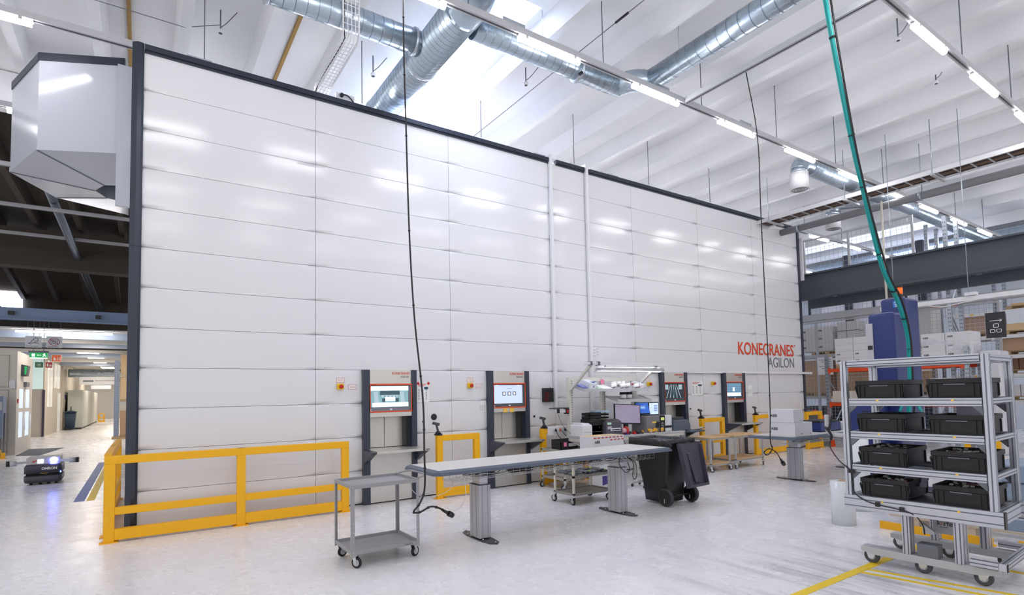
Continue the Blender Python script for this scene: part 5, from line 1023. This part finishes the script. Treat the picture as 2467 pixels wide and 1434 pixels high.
for i, (a, b) in enumerate(((18.25, 19.55), (19.65, 21.0))):
    d = struct(MB().box(-6.43, -6.40, a+.2, b-.2, 0, .62).box(-6.43, -6.4, a+.2, b-.2, 1.6, 1.75).box(-6.43, -6.4, a+.2, b-.2, 2.5, 2.65).box(-6.43, -6.4, a, a+.2, 0, 2.65).box(-6.43, -6.4, b-.2, b, 0, 2.65).build('door_%d' % (i+1), CWALL))
    MB().box(-6.425, -6.41, a+.2, b-.2, .62, 1.6).box(-6.425, -6.41, a+.2, b-.2, 1.75, 2.5).build('glass', DG, d); MB().tube([(-6.36, b-.25 if i else a+.15+.9, .9), (-6.34, b-.25 if i else a+1.05, .9), (-6.34, b-.25 if i else a+1.05, 1.5)], .02, 6).build('door_handle', WHITE, d)
tag(MB().box(-6.4, -6.3, 19.3, 20.0, 2.6, 2.78).build('door_closer', MGREY), 'grey door operator box above the glazed double door', 'door closer')
tag(MB().box(-6.395, -6.37, 18.05, 18.2, 1.95, 2.1).build('fire_alarm', RED), 'red fire alarm box beside the glazed door', 'alarm')
tag(MB().box(-6.6, -6.45, 17.8, 17.88, 2.5, 2.8).build('switch_box', WHITE), 'white switch box on the cream wall left of the door', 'switch')
struct(MB().box(-12, -7.2, 31.9, 32, 0, 4.75).build('wall_left_end', M('beige_door', 'b7afa2', .5)));
struct(MB().box(-7.85, -7.25, 31.85, 31.9, 2.75, 4.6).build('window_4', M('frosted_glass', 'c6dcd8', .3, emit=.25, ecol='c6dcd8')))
struct(MB().box(-7.3, -7.2, 32, 40, 0, 4.75).build('wall_left_side', CWALL)); struct(MB().box(-7.26, -7.16, 31.8, 32.0, 0, 2.7).build('trim_21', M('door_edge', '3a3348', .5)))
for i, (a, b) in enumerate(((33.2, 34.0), (34.4, 35.4), (36.2, 37.2), (37.6, 39.0))): struct(MB().box(-7.2, -7.18, a, b, 1.7 if i < 2 else 2.9, 4.5).build('window_%d' % (5+i), M('pane_warm', 'd9d8cf', .15, emit=.3)))
struct(MB().box(-7.2, -7.18, 38.2, 39.6, 0, 2.6).build('door_3', M('doorway_light', 'd8d8d4', .5, emit=.2)))
struct(MB().box(-12, -7.1, 40, 60, 0, 4.75).build('wall_left_back', CWALL)); struct(MB().box(-9, -1, 71, 71.2, 0, 4.75).build('wall_end', M('end_wall', 'd8d4cc', .7)))
struct(MB().box(-2.6, -2.5, 30, 71, 0, 4.75).build('wall_aisle_right', CWALL))
# signs over the aisle
def sign(label, x0, x1, z0, z1, mat, y=17.4, wires=True, ztop=5.04, thick=.02):
    t = thing('hanging_sign', label, 'sign', ((x0+x1)/2, y, z0)); MB(t).box(x0, x1, y, y+thick, z0, z1).build('board', mat, t)
    if wires: [MB(t).cyl((x, y+.01, z1), (x, y+.01, ztop), .004, 4).build('wire', GALV, t) for x in (x0+.06, x1-.06)]
    return t
SW = M('sign_white', 'dfe0e6', .6); y = 17.4
t = sign('white sign with a black shoe outline hanging over the left aisle', -6.13, -5.66, 4.02, 4.45, SW)
k = MB(t); k.tube(smooth_path([(-6.05, y-.004, 4.17), (-5.98, y-.004, 4.2), (-5.9, y-.004, 4.33), (-5.84, y-.004, 4.38), (-5.78, y-.004, 4.36), (-5.76, y-.004, 4.28), (-5.8, y-.004, 4.24), (-5.9, y-.004, 4.2), (-5.96, y-.004, 4.16), (-6.05, y-.004, 4.17)], 4), .007, 4).tube([(-5.88, y-.004, 4.22), (-5.8, y-.004, 4.17), (-5.76, y-.004, 4.2), (-5.73, y-.004, 4.16)], .007, 4).tube([(-5.9, y-.004, 4.33), (-5.85, y-.004, 4.28), (-5.78, y-.004, 4.3)], .005, 4); k.build('pictogram', INK, t)
text('ESD shoes required', .042, (-6.1, y-.004, 4.06), RY, INK, 'lettering', t, t, sx=1.05)
t = sign('white no-photography sign with a red ring hanging over the left aisle', -5.52, -5.05, 4.03, 4.46, SW)
k = MB(t); a = [(-5.39, 4.18), (-5.2, 4.18), (-5.2, 4.32), (-5.24, 4.32), (-5.27, 4.35), (-5.33, 4.35), (-5.35, 4.32), (-5.39, 4.32)]; k.tube([(p, y-.004, q) for p, q in a], .007, 4, True).tube([(-5.29+.045*math.cos(i*.5), y-.004, 4.25+.045*math.sin(i*.5)) for i in range(13)], .007, 4); k.build('pictogram', INK, t)
k = MB(t); k.tube([(-5.29+.16*math.cos(i*.3), y-.007, 4.26+.14*math.sin(i*.3)) for i in range(21)], .009, 4, True).tube([(-5.41, y-.007, 4.35), (-5.17, y-.007, 4.17)], .009, 4); k.build('ring', M('ring_red', 'c2405a', .5), t); text('No photos/videos', .042, (-5.48, y-.004, 4.06), RY, INK, 'lettering', t, t, sx=1.05)
GREENS = EM('exit_green', '1f9a52', .35); t = sign('green lit exit sign with an arrow and running figure over the left aisle', -6.0, -5.48, 3.64, 3.83, GREENS, wires=False, thick=.15)
MB(t).box(-6.03, -5.45, y, y+.2, 3.83, 3.9).build('housing', MGREY, t); [MB(t).cyl((xx, y+.1, 3.9), (xx, y+.1, 5.04), .01, 6).build('rod', MGREY, t) for xx in (-5.9, -5.6)]; k = MB(t); k.box(-5.93, -5.84, y-.006, y, 3.68, 3.79).box(-5.76, -5.66, y-.006, y, 3.73, 3.745).prism([(-5.79, y-.006, 3.737), (-5.75, y-.006, 3.765), (-5.75, y-.006, 3.71)], (0, .005, 0)); k.bar((-5.6, y-.003, 3.77), (-5.56, y-.003, 3.72), .006, .03).bar((-5.56, y-.003, 3.73), (-5.62, y-.003, 3.68), .006, .018).bar((-5.57, y-.003, 3.73), (-5.51, y-.003, 3.69), .006, .018).bar((-5.62, y-.003, 3.74), (-5.54, y-.003, 3.77), .006, .015).cyl((-5.57, y-.006, 3.795), (-5.57, y, 3.795), .016, 8); k.build('pictogram', EM('sign_glow_white', 'eafff0', .8), t)
MB(t).box(-5.99, -5.49, y, y+.1, 3.615, 3.64).build('light_bar', EM('exit_light', 'dfffe8', 2), t)
t = sign('orange fire sign with hand and flames over the left aisle', -5.83, -5.51, 3.78, 4.06, M('sign_orange', 'e8692a', .5), 22, ztop=4.75); k = MB(t); k.box(-5.78, -5.7, 21.99, 22, 3.83, 3.92).box(-5.76, -5.74, 21.99, 22, 3.92, 3.98); [k.prism([(-5.65+.045*i, 21.99, 3.84), (-5.62+.045*i, 21.99, 3.84), (-5.635+.045*i, 21.99, 4.0)], (0, .008, 0)) for i in range(3)]; k.build('pictogram', WHITE, t); MB(t).box(-5.85, -5.49, 22.005, 22.015, 3.76, 4.08).build('border', WHITE, t)
t = sign('small dark green rescue sign over the left aisle', -6.40, -6.13, 3.5, 3.74, M('sign_green', '1d6a48', .5), 22, ztop=4.75); k = MB(t); k.box(-6.33, -6.2, 21.99, 22, 3.55, 3.56).box(-6.33, -6.32, 21.99, 22, 3.55, 3.69).box(-6.21, -6.2, 21.99, 22, 3.55, 3.69).box(-6.28, -6.25, 21.99, 22, 3.58, 3.67); k.build('pictogram', WHITE, t)
t = sign('small dark red extinguisher sign over the left aisle', -6.05, -5.81, 3.5, 3.74, M('sign_red', '97232e', .5), 22, ztop=4.75); k = MB(t); k.box(-6.0, -5.95, 21.99, 22, 3.55, 3.68); [k.prism([(-5.92+.035*i, 21.99, 3.55), (-5.895+.035*i, 21.99, 3.55), (-5.91+.035*i, 21.99, 3.66)], (0, .008, 0)) for i in range(3)]; k.build('pictogram', WHITE, t)
t = thing('wall_exit_sign', 'small green exit sign on the wall above the glazed door', 'sign', (-6.3, 19.0, 3.1)); MB(t).prism([(-6.4, 18.7, 3.0), (-6.4, 18.7, 3.45), (-6.2, 18.7, 3.4), (-6.25, 18.7, 3.0)], (0, .6, 0)).build('housing', DGREY, t); MB(t).prism([(-6.3, 18.69, 3.05), (-6.3, 18.69, 3.38), (-6.22, 18.69, 3.36), (-6.25, 18.69, 3.05)], (0, .01, 0)).build('face', GREENS, t)
t = sign('long white hall banner near the aisle end, upper one', -6.2, -4.15, 3.2, 3.75, SW, 40, ztop=4.75); text('Network CU/ASU/GDU series', .12, (-5.3, 39.99, 3.45), RY, INK, 'lettering', t, t); MB(t).box(-6.0, -5.4, 39.99, 40, 3.4, 3.52).build('logo', INKG, t)
t = sign('long white hall banner near the aisle end, lower one', -5.9, -4.6, 3.0, 3.3, SW, 46, ztop=4.75)
t = thing('duct', 'big ribbed duct crossing high over the far aisle', 'duct', (-5, 42, 4.2)); k = MB(t); k.lathe((-7, 42, 4.1), [(.3+.02*(i % 2), i*.12) for i in range(36)], (1, 0, 0), 16); k.build('pipe', DUCT, t)
# equipment in the aisle
for i in range(3):
    y0 = 41.4+5.6*i; t = thing('control_cabinet', 'pale green-white control cabinet along the far aisle, %s from the camera' % ORD[i], 'cabinet', (-6.3, y0, 0), group='control cabinets in the aisle'); MB(t).box(-6.9 if i else -6.95, -6.1, y0, y0+5.4, .12, 2.85).build('body', M('cabinet_white', 'dfe5de', .45), t); MB(t).box(-6.9, -6.15, y0+.05, y0+5.3, 0, .12).build('plinth', DGREY, t); MB(t).tube([(-6.75, y0-.01, 1.35), (-6.75, y0-.06, 1.4), (-6.75, y0-.06, 1.6), (-6.75, y0-.01, 1.65)], .02, 6).build('handle', BLACK, t)
    for j in range(2): MB(t).box(-6.1, -6.095, y0+.4+2.6*j, y0+2.4+2.6*j, .7, 2.6).build('notice_panel', M('notice_panel', 'e4e2e0', .7), t)
t = thing('workbench', 'cluttered grey test bench beside the control cabinets in the far aisle', 'bench', (-7, 41, 0)); MB(t).box(-7.6, -6.98, 41.2, 42, .9, .95).box(-7.6, -7.5, 41.2, 42, 0, 2.9).box(-7.1, -7.0, 41.2, 42, 0, .9).build('frame', LGREY, t); MB(t).box(-7.4, -7.1, 41.3, 41.8, .95, 1.8).build('device', M('device_beige', 'bdb7ab', .5), t); MB(t).box(-7.3, -7.05, 41.2, 41.6, 2.2, 2.5).build('blue_cloth', M('cloth_blue', '27345c', .8), t)
t = thing('wheeled_bin', 'dark blue wheeled bin standing in the far left aisle', 'bin', (-6.7, 40.3, 0)); k = MB(t); k.rings([rr(-6.93, -6.45, 40.1, 40.6, .05), rr(-7.0, -6.37, 40.0, 40.7, 1.25)], True); DB = M('dark_blue_bin', '2c4058', .5); k.build('body', DB, t); MB(t).prism([(-7.05, 39.95, 1.25), (-6.35, 39.95, 1.25), (-6.35, 39.95, 1.3), (-6.7, 39.95, 1.38), (-7.05, 39.95, 1.3)], (0, .8, 0)).build('lid', DB, t); MB(t).cyl((-6.9, 39.95, .12), (-6.9, 40.02, .12), .12, 16).build('wheel', BLACK, t)
tag(MB().prism([(-6.32, 17.5, .002), (-5.6, 16.95, .002), (-5.22, 20.6, .002), (-6.38, 20.9, .002)], (0, 0, .012)).build('door_mat', M('mat_grey', '5b6068', .9, bump=.3, bscale=60)), 'dark grey door mat before the glazed double door', 'mat')
t = thing('wall_cabinet', 'blue-grey cabinet at the left edge before the cream wall', 'cabinet', (-7, 17, .7)); MB(t).box(-7.4, -6.6, 16.8, 17.4, .71, 2.2).build('body', M('cabinet_blue_grey', '77839c', .45), t); MB(t).box(-6.75, -6.62, 16.79, 16.8, 1.7, 2.0).build('dial', LGREY, t); MB(t).box(-6.6, -6.56, 17.0, 17.1, 0, 1.6).build('pipe', MGREY, t); MB(t).box(-7.3, -6.7, 16.9, 17.3, 0, .71).build('stand', DGREY, t)
guard('guard_rail', 'low yellow guard rail at the left edge before the cream wall', [(-7.8, 16.4), (-6.5, 16.4)], h=.32, mids=(), kick=False)
guard('guard_rail', 'small yellow guard at the end of the control cabinets', [(-5.95, 57.5), (-5.55, 57.5)], h=.9)
t = thing('pallet_rack', 'grey rack upright with cartons at the right of the left aisle', 'rack', (-3.4, 26, 0)); 
for yy in (25.5, 26.5):
    for s in (0, 1): MB(t).box(-3.68+.11*s, -3.6+.11*s, yy-.05, yy+.05, 0, 4.1).build('upright', M('rack_blue_grey', '8f9bb2', .45), t)
k = MB(t); [k.box(-3.66+.11*s, -3.64+.11*s, 25.445, 25.45, .3+.12*i, .34+.12*i) for i in range(30) for s in (0, 1)]; k.build('slot_pattern', DGREY, t)
[MB(t).box(-3.45, -2.7, q, q+.1, 1.8, 1.92).build('beam', LGREY, t) for q in (25.5, 26.4)]; MB(t).bar((-3.5, 25.45, 3.5), (-3.1, 25.45, 3.1), .03, .03).build('brace', LGREY, t)
carton(-3.42, -2.7, 25.5, 26.5, 3.2, 4.4, 'tall pale cardboard box at the top of the aisle rack', CARDL); carton(-3.42, -2.7, 25.5, 26.5, 2.05, 3.19, 'pale cardboard box in the middle of the aisle rack', CARDL); carton(-3.42, -2.7, 25.5, 26.5, .12, 1.45, 'brown cardboard box on the floor level of the aisle rack', CARD)
tag(MB().box(-3.42, -2.7, 25.5, 26.5, 1.925, 2.045).build('pallet', WOOD), 'wooden pallet on the beam of the aisle rack', 'pallet'); tag(MB().box(-3.75, -2.7, 25.4, 26.6, 0, .115).build('pallet', WOOD), 'wooden pallet on the floor under the aisle rack box', 'pallet')
# mobile robot
R = thing('mobile_robot', 'dark grey mobile robot with side arms and a glowing blue lamp, in the left aisle', 'robot', (-4.4, 7.75, 0), .03)
DR = M('robot_grey', '3d3e48', .45); k = MB(); k.rings([rr(-.33, .33, -.4, .4, .05, .08), rr(-.35, .35, -.42, .42, .1, .08), rr(-.35, .35, -.42, .42, .21, .08)], True); k.build('lower_shell', DR, R); k = MB(); k.rings([rr(-.35, .35, -.42, .42, .27, .08), rr(-.35, .35, -.42, .42, .42, .08), rr(-.32, .32, -.4, .4, .47, .08)], True); k.build('upper_shell', DR, R); MB().box(-.31, .31, -.36, .38, .2, .28).build('scanner_gap', BLACKM, R)
for x in (-.22, -.05, .1, .24): MB().cyl((x-.03, -.3, .05), (x+.03, -.3, .05), .05, 12).build('wheel', BLACK, R)
MB().box(-.31, .31, -.36, .36, .47, .63).build('top_module', M('robot_top', 'b9b4b4', .45), R, .01); MB().box(-.11, .0, -.366, -.36, .5, .59).build('screen', EM('robot_screen', 'e8f0ff', 2), R); MB().lathe((.19, -.36, .565), [(.07, 0), (.07, .02), (.04, .04)], (0, -1, 0), 16).build('blue_lamp', M('blue_lamp', '4a5cff', .3, emit=18, ecol='5a6cff'), R)
MB().box(-.2, -.16, -.37, -.36, .53, .56).box(-.145, -.125, -.38, -.36, .55, .58).build('button', RED, R); text('OMRON', .075, (-.03, -.424, .35), RY, WHITE, 'lettering', R, None, bold=.003); MB().box(-.05, .08, -.365, -.36, .262, .272).build('amber_strip', EM('amber', 'e8a23a', 1), R); MB().box(.31, .335, -.425, -.42, .26, .3).build('blue_marker', EM('blue_marker', '5a74ff', 4), R)
for s in (-1, 1): MB().bar((s*.3, -.33, .54), (s*.5, -.36, .53), .05, .05).build('arm', LGREY, R); g = MB().cyl((s*.48, -.36, .53), (s*.6, -.37, .53), .06, 14).build('gripper', LGREY, R); MB().cyl((s*.6, -.37, .53), (s*.66, -.375, .53), .065, 14).build('gripper_tip', BLACK, g)
sp = bpy.data.lights.new('robot_spot', 'SPOT'); sp.energy = 260; sp.color = (.3, .36, 1); sp.spot_size = 1.0; sp.spot_blend = .6; sp.shadow_soft_size = .03
so = bpy.data.objects.new('robot_spot', sp); COL.objects.link(so); so.parent = R; so.location = (.19, -.42, .565); so.rotation_euler = (math.radians(55), 0, 0)
# ---------------- hood at the left end of the unit ----------------
H = thing('extraction_hood', 'white panelled angular hood with dark rim on the left end of the storage unit', 'hood', (-2.75, 2.15, 5.77))
P = [(-2.76, .5), (-3.84, 1.0), (-4.33, 2.25), (-3.84, 3.35), (-2.76, 3.85)]; zb, zt = 5.77, 7.15; HP = M('hood_panel', 'b9bdc6', .14)
for i in range(4):
    a, b = P[i], P[i+1]; k = MB(H); k.face([(a[0], a[1], zb), (b[0], b[1], zb), (b[0], b[1], zt), (a[0], a[1], zt)]); k.build('side_panel', HP, H)
    k = MB(H); k.bar((a[0], a[1], zt+.05), (b[0], b[1], zt+.05), .03, .12); k.build('rim', TRIM, H); k = MB(H); k.bar((a[0], a[1], zb), (b[0], b[1], zb), .025, .06); k.build('edge_strip', HP, H)
MB(H).face([(p[0], p[1], zt+.1) for p in P]).build('top_panel', HP, H)
MB(H).box(-2.85, -2.66, .44, .5, 4.9, 7.12).build('flange', HP, H)
cen = Vector((-2.72, 2.15)); Q = [cen+(Vector(p)-cen)*.3 for p in P]; zi = 5.62
for i in range(4):
    a, b, c, d = P[i], P[i+1], Q[i+1], Q[i]; k = MB(H); k.face([(a[0], a[1], zb-.03), (b[0], b[1], zb-.03), (c[0], c[1], zi), (d[0], d[1], zi)]); k.build('funnel_panel', HP, H); k = MB(H); k.bar((b[0], b[1], zb-.035), (c[0], c[1], zi-.005), .02, .012); k.build('funnel_seam', MGREY, H)
    k = MB(H); k.face([(d[0], d[1], zi), (c[0], c[1], zi), (c[0], c[1], zi+.3), (d[0], d[1], zi+.3)]); k.build('outlet_side', GALV, H)
MB(H).face([(q[0], q[1], zi+.3) for q in Q]).build('outlet', DGREY, H)
# ---------------- ventilation ducts ----------------
def duct(t, p, q, r, pitch=.13, name='duct_run', n=24, cap=True):
    p = Vector(p); q = Vector(q); L = (q-p).length; m = max(2, int(L/pitch)); g = MB(t).lathe(p, [(r, 0), (r, L)], q-p, n, cap).build(name, DUCT, t); k = MB(t); d = (q-p).normalized()
    for i in range(1, m): c = p+d*L*i/m; k.rings([k.ring(c, d, r+.0025, n), k.ring(c+d*.009, d, r+.0025, n)], False)
    k.build('spiral_seam', M('duct_seam', '7d8b98', .4, metal=.7), g); return g
def elbow(t, c, a, b, R, r, name='elbow'):
    """quarter bend: from c+a*R towards c+b*R"""
    c = Vector(c); a = Vector(a); b = Vector(b); pts = [c+a*R*(1-math.sin(u*PI/2*.125))+b*R*(1-math.cos(u*PI/2*.125)) for u in range(9)]
    return MB(t).tube(pts, r, 20).build(name, DUCT, t)
BD = thing('duct', 'thick spiral duct running over the storage unit beside the skylight', 'duct', (1.62, 1, 7.9)); duct(BD, (1.62, -2.55, 7.9), (1.62, 4.9, 7.9), .3, .11); MB(BD).tube(smooth_path([(1.62, -2.45, 7.9), (1.62, -2.8, 7.93), (1.62, -3.0, 8.1), (1.62, -3.05, 8.4), (1.62, -3.05, 8.71)], 5), .31, 24).build('elbow', DUCT, BD)
for y in (-.9, 1.2): MB(BD).lathe((1.62, y, 7.9), [(.3, -.02), (.315, -.02), (.315, .02), (.3, .02)], (0, 1, 0), 24).build('clamp', GALV, BD)
LD_ = thing('duct', 'slimmer spiral duct branching left from the thick duct', 'duct', (.2, -1.38, 7.9)); duct(LD_, (-1.0, -1.38, 7.9), (1.33, -1.38, 7.9), .2, .16); MB(LD_).lathe((1.24, -1.38, 7.9), [(.2, 0), (.225, 0), (.225, .05), (.2, .05)], (1, 0, 0), 24).build('collar', GALV, LD_); MB(LD_).lathe((-1.06, -1.38, 7.9), [(.21, 0), (.225, .0), (.225, .04), (.2, .06)], (1, 0, 0), 24).build('end_cap', GALV, LD_)
MB(LD_).cyl((-.96, -1.38, 8.1), (-.96, -1.38, 8.72), .006, 6).build('hanger_rod', GALV, LD_)
RD = thing('duct', 'spiral duct running right from the thick duct, then bending towards the camera', 'duct', (4, -2.3, 7.9)); duct(RD, (1.93, -2.25, 7.9), (5.2, -2.25, 7.9), .2, .15); elbow(RD, (5.2, -2.65, 7.9), (0, 1, 0), (1, 0, 0), .4, .2); duct(RD, (5.6, -2.65, 7.9), (5.6, -9, 7.9), .2, .2)
MB(RD).lathe((4.1, -2.25, 7.9), [(.2, 0), (.24, 0), (.24, .06), (.2, .06)], (1, 0, 0), 24).build('damper_collar', GALV, RD); MB(RD).box(4.02, 4.06, -2.5, -2.42, 7.66, 7.7).build('damper_handle', BLACK, RD)
for p in ((3.35, -2.25), (5.6, -3.4)): MB(RD).cyl((p[0], p[1], 8.1), (p[0], p[1], 8.72), .006, 6).build('hanger_rod', GALV, RD)
FD = thing('duct', 'long grey spiral duct under the front rail at the far right', 'duct', (18, -2.5, 7.6)); duct(FD, (11.75, -2.5, 7.62), (24.5, -2.5, 7.6), .21, .17, n=18)
MB(FD).tube(smooth_path([(11.8, -2.5, 7.62), (11.5, -2.5, 7.62), (11.32, -2.5, 7.56), (11.25, -2.5, 7.4)], 4), .2, 16).build('elbow', DUCT, FD)
for i, (x, y, z0, z1) in enumerate(((11.24, -2.5, 6.92, 7.45), (15.4, -1.3, 6.87, 7.4))):
    t = thing('air_diffuser', 'white cylindrical air diffuser hanging from a grey duct, %s one' % ('larger left', 'smaller right')[i], 'air diffuser', (x, y, z0), group='cylindrical air diffusers'); MB(t).cyl((x, y, z0), (x, y, z0+.42), .22, 20).build('diffuser', WHITE, t); MB(t).cyl((x, y, z0+.42), (x, y, z1), .19, 20).build('neck', DUCT, t)
    k = MB(t); [k.tube([(x+rd*math.cos(a*.4), y+rd*math.sin(a*.4), z0-.002) for a in range(16)], .008, 4, True) for rd in (.06, .12, .17)]; k.build('grille', MGREY, t)
    if i: MB(t).tube(smooth_path([(x, y, z1-.02), (x+.03, y-.03, z1+.1), (x+.2, y-.2, z1+.2), (x+.5, y-1.15, z1+.08)], 4), .14, 14).build('neck_bend', DUCT, t)
for i, (x, z, r, y0, y1) in enumerate(((26.0, 7.7, .45, -9, 5), (27.3, 7.2, .4, -9, 6))): t = thing('duct', 'large ribbed duct along the far right ceiling beyond the girder, %s one' % ('upper', 'lower')[i], 'duct', (x, -2, z)); duct(t, (x, y0, z), (x, y1, z), r, .25, n=18)
# ---------------- cable ladder, pipe, cross rail, wire basket tray ----------------
t = thing('cable_ladder', 'white-sided cable ladder with brown cables crossing below the ceiling at right', 'cable ladder', (13.7, -4, 7.1))
for x in (13.42, 14.02): MB(t).box(x-.015, x+.015, -9.5, .5, 7.06, 7.17).build('side_rail', WHITE, t)
k = MB(t); 
for i in range(30): MB(t).box(13.43, 14.0, .3-.33*i-.015, .3-.33*i+.015, 7.06, 7.08).build('rung', LGREY, t)
CBR = M('cable_brown', '6e5340', .6)
for i in range(5): MB(t).box(13.5+.1*i, 13.56+.1*i, -9.5, .5, 7.082, 7.1+.01*(i % 2)).build('cable', [CBR, BLACK, CBR, CBR, BLACK][i], t)
for y in (-.4, -2.6, -4.6, -6.6):
    MB(t).box(13.3, 14.15, y-.03, y+.03, 7.0, 7.05).build('bracket', LGREY, t); MB(t).cyl((13.36, y, 7.05), (13.36, y, 8.4), .01, 6).build('hanger_rod', GALV, t)
t = thing('pipe', 'thick grey pipe running beside the cable ladder at right', 'pipe', (14.75, -4, 7.0)); MB(t).cyl((14.72, -9.5, 6.98), (14.72, .5, 6.98), .105, 16).build('pipe', M('pipe_grey', '85868a', .5), t); [MB(t).lathe((14.72, y, 6.98), [(.105, 0), (.125, 0), (.125, .05), (.105, .05)], (0, 1, 0), 16).build('clamp', GALV, t) for y in (-.6, -3.9)]
MB(t).cyl((14.72, -3.9, 7.1), (14.72, -3.9, 8.4), .01, 6).build('hanger_rod', GALV, t)
tag(MB().cyl((14.3, -3.1, 4.2), (14.3, -3.1, 7.0), .03, 8).build('conduit', CREAM), 'thin cream vertical pipe dropping from the cable ladder', 'pipe')
t = thing('light_rail', 'grey cross rail between the front rail and the top right rail', 'light rail', (6.08, -4.8, 7.4)); MB(t).box(6.03, 6.13, -6.45, -3.15, 7.39, 7.49).build('channel', LGREY, t); MB(t).box(6.07, 6.09, -6.45, -3.15, 7.384, 7.39).build('slot_pattern', DGREY, t)
W = thing('wire_tray', 'white wire basket cable tray dropping from the ceiling onto the storage unit', 'cable tray', (.12, -.8, 7.35)); k = MB(W); r = .006
prof = [(.02, 7.34), (-1.62, 7.34), (-1.72, 7.44), (-1.72, 8.71)]; xs = [-.02, .04, .1, .16, .22]
for x in xs: k.tube([(x, y, z) for y, z in prof], r, 4)
for x in (-.02, .22):
    for o in (.03, .06): k.tube([(x, .02, 7.34+o), (x, -1.62+o*.4, 7.34+o), (x, -1.72+o, 7.44+o*.4), (x, -1.72+o, 8.72)], r, 4)
for i in range(17): y = .02-.1*i; k.tube([(-.02, y, 7.40), (-.02, y, 7.34), (.22, y, 7.34), (.22, y, 7.40)], r, 4)
for i in range(13): z = 7.46+.1*i; k.tube([(-.02, -1.66, z), (-.02, -1.72, z), (.22, -1.72, z), (.22, -1.66, z)], r, 4)
k.build('wire_mesh', WHITE, W); MB(W).tube(smooth_path([(-.0, .0, 7.3), (.0, -.3, 7.37), (.02, -1.5, 7.37), (.0, -1.68, 7.5), (.0, -1.69, 8.72)], 6), .008, 6).build('cable', BLACK, W)
t = thing('socket', 'black plug with a short cable in a socket on top of the storage unit', 'socket', (.5, .1, 7.29)); MB(t).box(.38, .72, .08, .12, 7.29, 7.47).build('plate', WHITE, t); MB(t).cyl((.48, .08, 7.42), (.48, .03, 7.42), .035, 12).build('plug', BLACK, t); MB(t).tube(smooth_path([(.5, .04, 7.43), (.58, .04, 7.43), (.66, .04, 7.37), (.72, .05, 7.29)], 4), .012, 6).build('cable', BLACK, t)
for i, x in enumerate((-1.95, 1.38, 4.9, 7.2, 10.3)):
    if i == 1: continue
    tag(MB().box(x, x+.35, .15, .17, 7.235, 7.42).build('bracket_plate', GALV), 'small galvanised plate standing on the storage unit top, %s from the left' % ORD[i if i < 1 else i-1], 'plate', 'plates on the unit top')
for i, x in enumerate((2.0, 5.35, 8.0)): tag(MB().box(x, x+.4, -3.03, -3.01, 7.5, 7.64).build('rail_plate', GALV), 'galvanised plate fixed on the front rail, %s from the left' % ORD[i], 'plate', 'plates on the front rail')
# ---------------- smoke detectors, hanger rods, joint strips ----------------
for i, (x, y, lb) in enumerate(((-1.42, .75, 'far left'), (1.27, .6, 'left of the thick duct'), (4.05, -.75, 'right of the skylight'), (5.7, -5.9, 'beside the turquoise hoses'), (9.05, -5.6, 'in the middle right of the ceiling'), (11.4, -5.4, 'above the cable ladder'))):
    t = thing('smoke_detector', 'white ceiling smoke detector, ' + lb, 'smoke detector', (x, y, 8.35), group='smoke detectors'); MB(t).lathe((x, y, 8.3), [(.02, 0), (.045, .0), (.05, .04), (.04, .06)], (0, 0, 1), 16).build('head', WHITE, t); MB(t).cyl((x, y, 8.36), (x, y, 8.72), .012, 6).build('stem', MGREY, t); k = MB(t); k.lathe((x, y, 8.29), [(.018, 0), (.03, .004), (.03, .012)], (0, 0, 1), 10); k.build('sensor', DGREY, t)
    MB(t).tube(smooth_path([(x, y, 8.4), (x+.1, y-.05, 8.5), (x+.25, y-.1, 8.71)], 4), .008, 5).build('cable', MGREY, t)
rails = [o for o in bpy.data.objects if o.name.startswith('light_rail') and o.type == 'EMPTY']
for o in rails:
    y = o.location.y
    if abs(y+3.1) < .01: xs = [1.35+2.63*i for i in range(-3, 9)]
    elif abs(y+6.5) < .01: xs = [6.52+2.6*i for i in range(-3, 7)]
    elif abs(y-.27) < .01: xs = [-1.7+2.63*i for i in range(-3, 9)]
    else: continue
    for x in xs:
        if any(abs(x-xx) < .25 for xx in (1.62,)) and y > -2: continue
        MB(o).cyl((x, y, 7.49), (x, y, 8.72), .009, 6).build('hanger_rod', MGREY, o)
JS = M('joint_strip', 'a08048', .8)
for i, (x, y0, y1) in enumerate(((-.22, -.9, 4.9), (-2.75, -3, 4.9))): struct(MB().box(x-.03, x+.03, y0, y1, 8.66, 8.72).build('trim_%d' % (30+i), JS))
for i, (a, b) in enumerate((((6.0, -9, 8.5), (3.85, -.2, 8.5)),)):
    t = thing('tension_wire', 'thin grey wire stretched under the ceiling right of the skylight', 'wire', a); MB(t).cyl((4.2, -9, 8.25), (4.2, 3, 8.25), .008, 6).build('wire', MGREY, t); MB(t).cyl((4.2, -3.5, 8.25), (4.2, -3.2, 8.25), .02, 8).build('tensioner', BLACK, t)
t = thing('cable_run', 'thin dark cable strung across the far left ceiling', 'cable', (-3, 1, 8.5)); MB(t).tube([(-4.4, .9, 8.3), (-3.2, .9, 8.3), (-1.95, .9, 8.3), (-1.42, .75, 8.45)], .007, 5).build('cable', MGREY, t)
